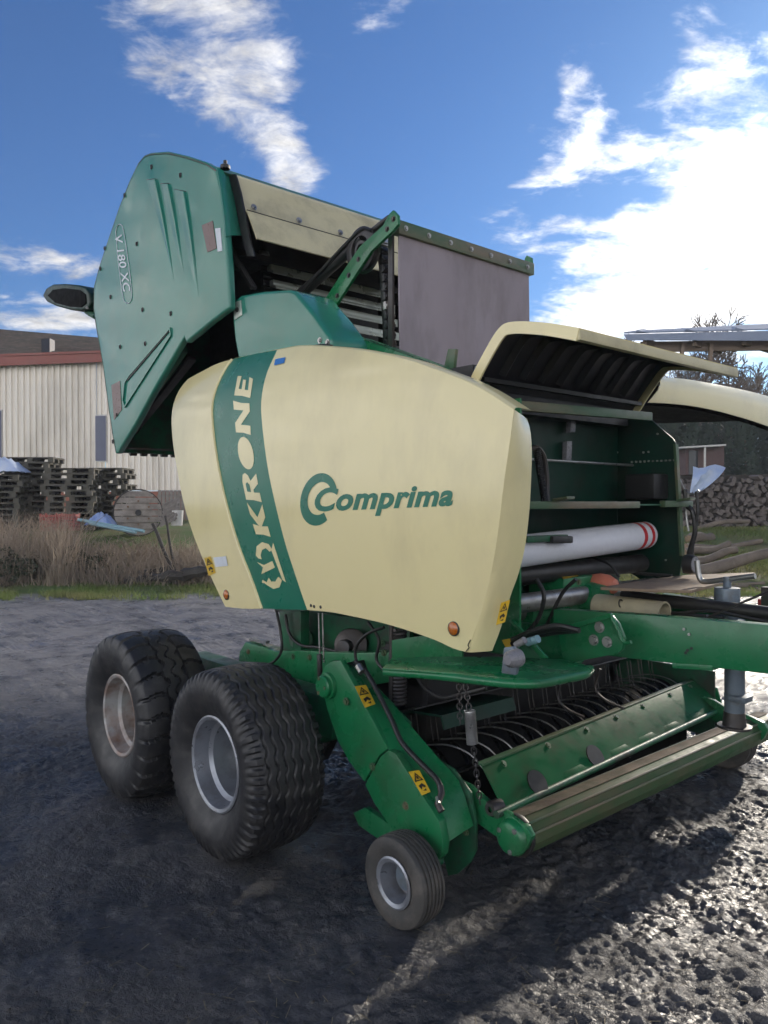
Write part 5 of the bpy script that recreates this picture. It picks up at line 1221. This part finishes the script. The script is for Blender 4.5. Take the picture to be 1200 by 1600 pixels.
# hoses and levers beside the far plate
for pts, r_, m_ in ((((1070, 765), (1074, 790), (1082, 800), (1086, 830), (1078, 860), (1070, 895)), .014, 'black'), (((1088, 768), (1090, 800), (1084, 840), (1080, 880)), .009, 'black'), (((1062, 750), (1072, 768), (1085, 772), (1092, 766)), .006, 'steel'),
                    (((1076, 770), (1072, 800), (1076, 830)), .006, 'steel')):
    part('hydraulic_hose', tube(smooth_path([at(u, v, y=4.06) for u, v in pts], 6), r_, 8), m_, baler)
for k, (a, b) in enumerate((((1105, 965), (1215, 918)), ((1098, 968), (1105, 962)))): part('lynch_cord', tube([at(*a, y=3.2), at(*b, y=3.2)], .005 + .002 * k, 6), 'steel_dark', baler)
part('lever', bar(at(1118, 930, y=3.6), at(1131, 966, y=3.45), .012, .02), 'jack_grey', baler)
part('red_post', cyl(at(1188, 960, y=3.9), at(1188, 936, y=3.9), .012, 10), 'red_tape', baler)

# ------------------------------------------------ mudguard step, lamp, chains
SZ = 1.00
top = [at(u, v, z=SZ) for u, v in ((597, 1044), (612, 1028), (690, 1026), (790, 1026), (880, 1030), (921, 1040), (915, 1046), (880, 1054), (838, 1061), (800, 1060), (740, 1054))]
step = part('step_plate', prism(top, (0, 0, -.006)), 'green', baler, .0025)
part('step_rim', tube(smooth_path([at(u, v, z=SZ - .018) for u, v in ((600, 1049), (680, 1055), (740, 1062), (800, 1068), (840, 1068), (880, 1061), (912, 1054), (922, 1046))], 6), .018, 14), 'green', step)
part('step_riser', plate([(612, 1000), (720, 985), (722, 1030), (612, 1032)], 2.36, .012), 'green', baler, .003)
lm = at(795, 1035, y=2.12)
lamp = part('marker_lamp', merge(lathe([(-.06, 0), (-.06, .018), (-.045, .03), (.0, .034), (.0, 0)], lm + Vector((0, .05, .01)), 'y', 20)), 'lamp_clear', baler, label='grey position lamp bolted to the step')
part('lamp_bracket', merge(plate([(783, 1052), (787, 1012), (800, 1010), (812, 1022), (805, 1055)], 2.16, .018)), 'jack_grey', lamp, .004)
part('coupling', cyl(at(806, 1008, y=2.35), at(820, 1000, y=2.35), .014, 12), 'lamp_clear', baler)
for k in range(3): part('hydraulic_hose', tube(smooth_path([at(u, v, y=2.45 + .05 * k) for u, v in ((800, 1000 + 6 * k), (835, 985 + 5 * k), (870, 978 + 5 * k), (905, 985))], 6), .011, 8), 'black', baler)
for k in range(2): part('cable_tie', cyl(at(824 + 9 * k, 1004 - 3 * k, y=2.42), at(832 + 9 * k, 1001 - 3 * k, y=2.42), .016, 12), 'pipe_blue', baler)
decal([[(784, 1000), (800, 997), (806, 1008), (790, 1012)]], 'sticker', 'sticker_yellow', baler, 0, 0, lambda u, v, off: at(u, v, y=2.50))
def chain(p, q, n_, name, r_=.010, w_=.0028):
    p, q = Vector(p), Vector(q); d_ = (q - p) / n_; a = d_.normalized(); s = a.orthogonal().normalized(); t = a.cross(s); ch = None; shp = []
    for i in range(n_):
        c = p + d_ * (i + .5); e = s if i % 2 else t; ln = d_.length * .72
        shp.append(tube([c + a * (ln * math.cos(k * math.pi / 6)) + e * (r_ * math.sin(k * math.pi / 6)) for k in range(13)], w_, 5))
    return part(name, merge(*shp), 'steel_dark', baler)
SY = 2.06
chain(at(717, 1062, z=SZ - .03), at(719, 1130, y=at(717, 1062, z=SZ - .03).y), 9, 'chain')
y_ = at(727, 1062, z=SZ - .03).y
chain(at(726, 1062, y=y_), at(733, 1108, y=y_), 6, 'chain'); chain(at(739, 1160, y=y_), at(750, 1255, y=y_ + .1), 11, 'chain')
part('coil_spring', helix(at(734, 1110, y=y_), at(738, 1162, y=y_), .019, .0036, 22, 12, 6), 'steel', baler)
part('chain_lug', merge(cyl(at(724, 1058, y=y_ - .02), at(724, 1058, y=y_ + .03), .018, 14)), 'green', baler, .003)

# ------------------------------------------------ undercarriage between the wheels and the panel
part('frame_rail', plate([(374, 1018), (383, 1003), (400, 1008), (432, 1018), (470, 1016), (500, 1018), (560, 1020), (640, 1018), (640, 1060), (560, 1075), (505, 1080), (470, 1082), (440, 1080), (405, 1035), (372, 1034)], 2.47, .10), 'green', baler, .008)
part('frame_rail', mirror(plate([(374, 1018), (383, 1003), (432, 1018), (500, 1018), (560, 1020), (640, 1018), (640, 1060), (505, 1080), (440, 1080), (405, 1035), (372, 1034)], 2.47, .10)), 'green', baler, .008)
part('rail_cap', merge(plate([(388, 1000), (392, 996), (404, 998), (416, 1002), (414, 1006), (400, 1004)], 2.5, .03)), 'lamp_clear', baler, .003)
for (u, v) in ((388, 1018), (458, 1026), (484, 1027), (598, 1005), (600, 1020)): part('bolt', bolt(at(u, v, y=2.47), NEAR, .012), 'green_worn', baler)
part('support_post', plate([(436, 955), (470, 955), (470, 1020), (440, 1020)], 2.52, .06), 'green_dirty', baler, .004)
part('drive_cover', plate([(470, 955), (640, 975), (640, 1040), (470, 1030)], 2.66, .03), 'green_dirty', baler)
part('drive_housing', merge(cyl(at(548, 1008, y=2.56), at(548, 1008, y=2.66), .09, 24), cyl(at(535, 1012, y=2.50), at(548, 1008, y=2.60), .04, 16)), 'steel_dark', baler, .01)
part('drive_housing', cyl(at(470, 1000, y=2.56), at(470, 1000, y=2.68), .07, 24), 'green_dirty', baler, .01)
for du in (0, 6): part('lift_rod', tube([at(498 + du, 958, y=2.40), at(500 + du, 1035, y=2.40)], .005, 8), 'steel', baler)
part('turnbuckle', merge(cyl(at(499, 1022, y=2.395), at(500, 1058, y=2.395), .015, 12)), 'steel_dark', baler, .002)
part('hydraulic_hose', tube(smooth_path([at(u, v, y=2.42) for u, v in ((432, 955), (438, 985), (440, 1015), (430, 1032), (416, 1040))], 6), .008, 8), 'black', baler)
part('hydraulic_hose', tube(smooth_path([at(u, v, y=2.38) for u, v in ((600, 980), (575, 990), (558, 1008), (556, 1030), (568, 1050))], 6), .008, 8), 'black', baler)
part('relief_spring', helix(at(625, 985, y=2.42), at(625, 1100, y=2.42), .026, .008, 20, 12, 6), 'steel_dark', baler); part('spring_rod', cyl(at(612, 975, y=2.42), at(612, 1105, y=2.42), .014, 12), 'steel_dark', baler)
part('axle_bracket', plate([(430, 1078), (505, 1078), (520, 1150), (500, 1190), (460, 1190)], 2.55, .06), 'black', baler, .006)

# ------------------------------------------------ pickup
PY = 2.15
A_out = [(501, 1068), (502, 1052), (508, 1040), (519, 1033), (532, 1032), (606, 1170), (593, 1180), (569, 1222), (545, 1190), (527, 1157), (512, 1112)]
B_out = [(606, 1172), (618, 1178), (686, 1284), (692, 1318), (690, 1336), (684, 1345), (650, 1340), (608, 1290), (584, 1255), (570, 1226), (594, 1182)]
sh_a = part('pickup_shield', plate(A_out, PY, .03), 'green', baler, .006, seg=2)
sh_b = part('pickup_shield', plate(B_out, PY - .012, .04), 'green', baler, .006, seg=2)
# flank that falls back from the shield's ridge
fa = [at(u, v, y=PY + .004) for u, v in ((532, 1033), (570, 1102), (607, 1171), (646, 1222), (687, 1285), (694, 1320))]
fb = [at(u, v, y=PY + .16) for u, v in ((566, 1050), (612, 1098), (640, 1132), (690, 1190), (718, 1222), (740, 1290))]
part('shield_flank', grid([[a, a.lerp(b, .5) + Vector((.006, 0, .006)), b] for a, b in zip(resample(fa, 16), resample(fb, 16))]), 'green', baler, solid=.006, smooth=50)
part('side_plate', plate([(560, 1060), (588, 1075), (612, 1100), (640, 1130), (638, 1162), (672, 1180), (708, 1202), (735, 1240), (743, 1284), (743, 1328), (734, 1348), (714, 1366), (700, 1368), (690, 1330), (640, 1250), (590, 1150)], PY + .17, .014), 'green_dirty', baler, .003)
part('wheel_bracket', merge(plate([(552, 1270), (570, 1262), (640, 1310), (640, 1345), (560, 1290)], PY + .02, .03)), 'green', baler, .004)
part('wheel_stub', cyl((GW[0], GW[1] + .10, .186), (GW[0], PY + .08, .186), .022, 14), 'green_dirty', baler)
hubp = at(514, 1071, y=PY); hd = part('pivot_cap', lathe([(-.045, 0), (-.045, .044), (-.038, .050), (-.02, .050), (-.018, .060), (.0, .062)], hubp, 'y', 36), 'green', baler)
for (a, b) in ((.6, .0), (-.5, -.7), (-.4, .8)): part('bolt', bolt(hubp + Vector((a * .045, -.045, b * .045)), NEAR, .006, .005), 'green_worn', hd)
for (u, v) in ((541, 1096), (582, 1198), (634, 1259)): part('bolt', bolt(at(u, v, y=PY - .012), NEAR, .012), 'green_worn', sh_b)
for (u, v) in ((604, 1107), (640, 1172), (695, 1206), (660, 1200), (728, 1300)): part('bolt', bolt(at(u, v, y=PY + .15), NEAR, .010), 'green_worn', baler)
def flank_pt(u, v, off=0):
    # on the flank: between ridge (y = PY) and foot (y = PY + .16); ridge runs through these columns
    rid = np.interp(v, [1033, 1102, 1171, 1222, 1285], [532, 570, 607, 646, 687]); wd = np.interp(v, [1033, 1102, 1171, 1222, 1285], [36, 46, 64, 76, 62]); t = min(1, max(0, (u - rid) / wd)); return at(u, v, y=PY + .16 * t - off - .022)
warn([(554, 1072), (572, 1070), (587, 1100), (570, 1106)], baler, lambda u, v, off=0: flank_pt(u, v, off))
warn([(638, 1206), (655, 1203), (673, 1237), (659, 1243)], baler, lambda u, v, off=0: flank_pt(u, v, off))
part('hydraulic_hose', tube(smooth_path([flank_pt(u, v, .022) for u, v in ((553, 1032), (572, 1050), (592, 1085), (612, 1125), (628, 1160), (655, 1190), (680, 1215), (690, 1232))], 6), .012, 10), 'black', baler)
part('hose_end', merge(tube([flank_pt(u, v, .03) for u, v in ((688, 1228), (690, 1240), (684, 1256), (690, 1268))], .014, 10)), 'steel_dark', baler)
part('hose_fitting', merge(cyl(flank_pt(683, 1246, .03), flank_pt(685, 1256, .04), .008, 8)), 'slat_steel', baler)
part('hose_clip', cyl(flank_pt(560, 1040, .02), flank_pt(566, 1050, .02), .018, 8), 'steel', baler)
# ends: near arm that carries the crop roller
YN, YFa = 2.36, 4.68
arm_px = [(668, 1205), (700, 1212), (735, 1230), (770, 1262), (792, 1270), (822, 1292), (830, 1308), (822, 1328), (806, 1338), (788, 1330), (776, 1308), (742, 1284), (716, 1250), (690, 1240)]
part('roller_arm', plate(arm_px, YN, .03), 'green', baler, .004); 
rc = at(801, 1308, y=YN); capd = part('roller_cap', lathe([(-.028, 0), (-.028, .056), (-.02, .066), (.0, .072)], rc, 'y', 36), 'green', baler)
for a in (.9, 2.7, 4.9): part('bolt', bolt(rc + Vector((math.cos(a) * .05, -.028, math.sin(a) * .05)), NEAR, .007, .006), 'steel', capd)
part('pivot_bush', lathe([(-.03, .012), (-.03, .026), (-.02, .032), (.03, .032)], at(773, 1262, y=YN), 'y', 24), 'steel_dark', baler)
part('roller_arm', mirror(plate(arm_px, YN - .03, .03)), 'green', baler, .004)
# crop press roller: an angled steel trough with a crease, its sheet rolled round the bottom
ang = [(205, 1.0), (180, 1.0), (150, 1.02), (128, 1.06), (126, .98), (100, .95), (72, .98), (48, 1.04), (46, .98), (20, 1.0), (-10, 1.0), (-45, 1.0), (-80, .98), (-120, .98)]
RR = .080
prf = [(rc.x + RR * s * math.cos(rad(a)), rc.z + RR * s * math.sin(rad(a))) for a, s in ang]
part('press_roller', prism([Vector((x, YN + .035, z)) for x, z in prf], (0, YFa - YN - .05, 0)), 'roller_green', baler, .003, label='worn green crop roller, muddy along its top')
mudp = [(rc.x + RR * k * math.cos(rad(a)), rc.z + RR * k * math.sin(rad(a))) for a, k in ((126, 1.10), (100, 1.02), (74, 1.03), (74, 1.0), (100, .97), (126, 1.04))]
part('roller_top', prism([Vector((x, YN + .04, z)) for x, z in mudp], (0, YFa - YN - .06, 0)), 'roller_mud', baler, .002)
for a, k in ((128, 1.08), (48, 1.06), (20, 1.03)): part('roller_edge', bar((rc.x + RR * k * math.cos(rad(a)), YN + .036, rc.z + RR * k * math.sin(rad(a))), (rc.x + RR * k * math.cos(rad(a)), YFa - .016, rc.z + RR * k * math.sin(rad(a))), .010, .008, (math.cos(rad(a)), 0, math.sin(rad(a)))), 'green_worn', baler, .002)
part('roller_end', lathe([(0, 0), (0, .084), (.012, .086), (.02, .083)], (rc.x, YN + .018, rc.z), 'y', 36), 'black', baler)
# wind guard sheet with bolts, folded top lip
wg = [at(u, v, y=YN + .02) for u, v in ((750, 1194), (759, 1211), (768, 1229), (778, 1250), (785, 1263))]
wf = [at(u, v, y=YFa - .12) for u, v in ((1080, 1063), (1092, 1072), (1105, 1083), (1119, 1095), (1128, 1103))]
k_ = [a.lerp(b, 1) for a, b in zip(wg, wf)]
wrow = [[a.lerp(b, j / 10) for j in range(11)] for a, b in zip(wg, wf)]
wgs = part('wind_guard', grid(wrow), 'green_guard', baler, solid=.006, smooth=40, label='green sheet steel wind guard over the pickup tines')
part('guard_lip', bar(wg[0], wf[0], .03, .012), 'green_worn', wgs, .003)
for t in (.06, .22, .38, .52, .66, .82, .95): part('bolt', bolt(wrow[0][0].lerp(wrow[0][10], t).lerp(wrow[1][0].lerp(wrow[1][10], t), .7) + Vector((.004, 0, .002)), (.7, 0, .7), .011), 'green_worn', wgs)
part('guard_tube', cyl(wg[4] + Vector((.01, -.05, -.01)), wf[4] + Vector((.01, .02, -.01)), .016, 14), 'green_dirty', baler)
for t in (.10, .25, .44, .57, .70, .83):
    a = wg[4].lerp(wf[4], t); b = wg[3].lerp(wf[3], t); d_ = (wf[4] - wg[4]).normalized()
    part('hinge_strap', prism([a - d_ * .10, a + d_ * .10, b.lerp(a, .2) + d_ * .07, b.lerp(a, .2) - d_ * .07], (.006, 0, .004)), 'green_guard', wgs, .001)
for t in (.12, .34):
    a = wg[3].lerp(wf[3], t) + Vector((.012, 0, .005)); part('cutout', cyl(a, a + Vector((.004, 0, .003)), .055, 20), 'black', wgs)
# tines: sprung wires that curl up behind the guard
tine_bank = 0
for k in range(17):
    t = (k + .5) / 17; a = wg[0].lerp(wf[0], t) + Vector((-.02, 0, -.05))
    part('guard_tine', tube(smooth_path([a + Vector((-.0, 0, 0)), a + Vector((-.10, .01, .045)), a + Vector((-.24, .015, .05)), a + Vector((-.40, .02, .01))], 5), .0038, 7), 'steel', baler)
rx, rz_ = -2.56, .36
part('tine_reel', cyl((rx, YN, rz_), (rx, YFa - .1, rz_), .075, 24), 'black', baler)
for j in range(5):
    an = j * 2 * math.pi / 5 + .3; o = Vector((math.cos(an), 0, math.sin(an))) * .12
    part('tine_bar', cyl(Vector((rx, YN, rz_)) + o, Vector((rx, YFa - .1, rz_)) + o, .018, 10), 'black', baler)
    for k in range(18):
        y = YN + .06 + k * .122; c = Vector((rx, y, rz_)) + o; e = Vector((math.cos(an + .25), 0, math.sin(an + .25)))
        part('tine', merge(tube([c, c + e * .10, c + e * .20 + Vector((.01, 0, -.01))], .003, 5), tube([c + Vector((0, .035, 0)), c + e * .10 + Vector((0, .035, 0)), c + e * .20 + Vector((.01, .035, -.01))], .003, 5)), 'steel_dark', baler)
for k in range(18):                                           # broad stripper bands with slits for the tines
    y = YN + .03 + k * .122; arc = [(rx + .16 * math.cos(a), rz_ + .16 * math.sin(a)) for a in np.linspace(-2.4, 2.2, 18)]
    part('stripper_band', shell([[Vector((x, y, z)), Vector((x, y + .096, z))] for x, z in arc], (-.004, 0, -.002)), 'tine_matte', baler)
part('sun_baffle', box((-2.372, YN + .02, .14), (-2.364, YFa - .12, .46)), 'tine_matte', baler)  # added unseen plate, stops sun leaking between guard and reel
part('drop_floor', box((-3.05, 2.62, .42), (-2.70, 4.2, .92)), 'black', baler, .02)  # solid drop floor put in to stop sun leaking under the chassis
part('pickup_floor', grid([[(-2.50, YN, .72), (-2.50, YFa - .1, .72)], [(-2.85, YN, .60), (-2.85, YFa - .1, .60)], [(-3.0, YN, .85), (-3.0, YFa - .1, .85)]]), 'black', baler, solid=.006)
part('far_end_plate', box((-2.85, YFa - .10, .22), (-2.2, YFa - .085, .62)), 'green_dirty', baler, .004)
part('far_end_plate', plate([(980, 1010), (1010, 1045), (1060, 1062), (1120, 1075), (1130, 1110), (1000, 1090), (960, 1050)], YFa - .08, .014), 'green', baler, .004)
part('cutter_rotor', merge(cyl((-2.92, 2.8, .78), (-2.92, 4.0, .78), .10, 20)), 'steel_dark', baler)
for k in range(10): part('rotor_tine', tube([(-2.84, 2.86 + k * .12, .84), (-2.70, 2.86 + k * .12, .80), (-2.66, 2.86 + k * .12, .70)], .006, 5), 'steel_dark', baler)
part('crop_plate', grid([[at(u, v, y=YN + .1), at(u, v, y=YN + .1) + Vector((0, .5, 0))] for u, v in ((612, 1120), (640, 1110), (690, 1118), (695, 1140))]), 'green_dark', baler, solid=.01)
for (u0, v0, u1, v1) in ((880, 1055, 872, 1090), (938, 1045, 930, 1075)):
    a, b = at(u0, v0, y=3.3), at(u1, v1, y=3.3); part('guard_hook', tube(smooth_path([a, b, b + Vector((.06, 0, -.05)), b + Vector((.16, 0, -.07))], 5), .007, 7), 'steel_dark', baler)
# more plumbing: hoses and cables through the front bay and under the panel
for pts, r_, y_, m_ in ((((838, 905), (850, 930), (842, 965), (822, 990)), .010, 2.78, 'black'), (((900, 905), (880, 925), (862, 960), (850, 990), (858, 1010)), .009, 2.95, 'black'),
                        (((960, 880), (985, 893), (1012, 897), (1050, 900)), .010, 3.9, 'black'), (((842, 905), (900, 870), (948, 880), (968, 902)), .006, 3.5, 'black'),
                        (((446, 960), (452, 990), (470, 1008), (500, 1012), (540, 1022)), .009, 2.5, 'black'), (((575, 972), (592, 1000), (588, 1030), (600, 1048)), .008, 2.44, 'black'),
                        (((640, 1030), (660, 1070), (690, 1090), (720, 1085), (760, 1075)), .010, 2.5, 'black'), (((1010, 958), (1040, 966), (1080, 962), (1130, 966)), .010, 3.3, 'black'),
                        (((1000, 950), (1050, 958), (1110, 955), (1200, 972)), .008, 3.36, 'black')):
    part('hydraulic_hose', tube(smooth_path([at(u, v, y=y_) for u, v in pts], 6), r_, 8), m_, baler)
for k in range(4): part('hose_fitting', cyl(at(845 + 12 * k, 985 + 3 * k, y=2.86), at(851 + 12 * k, 984 + 3 * k, y=2.86), .014, 8), 'steel', baler)

bpy.context.view_layer.update()
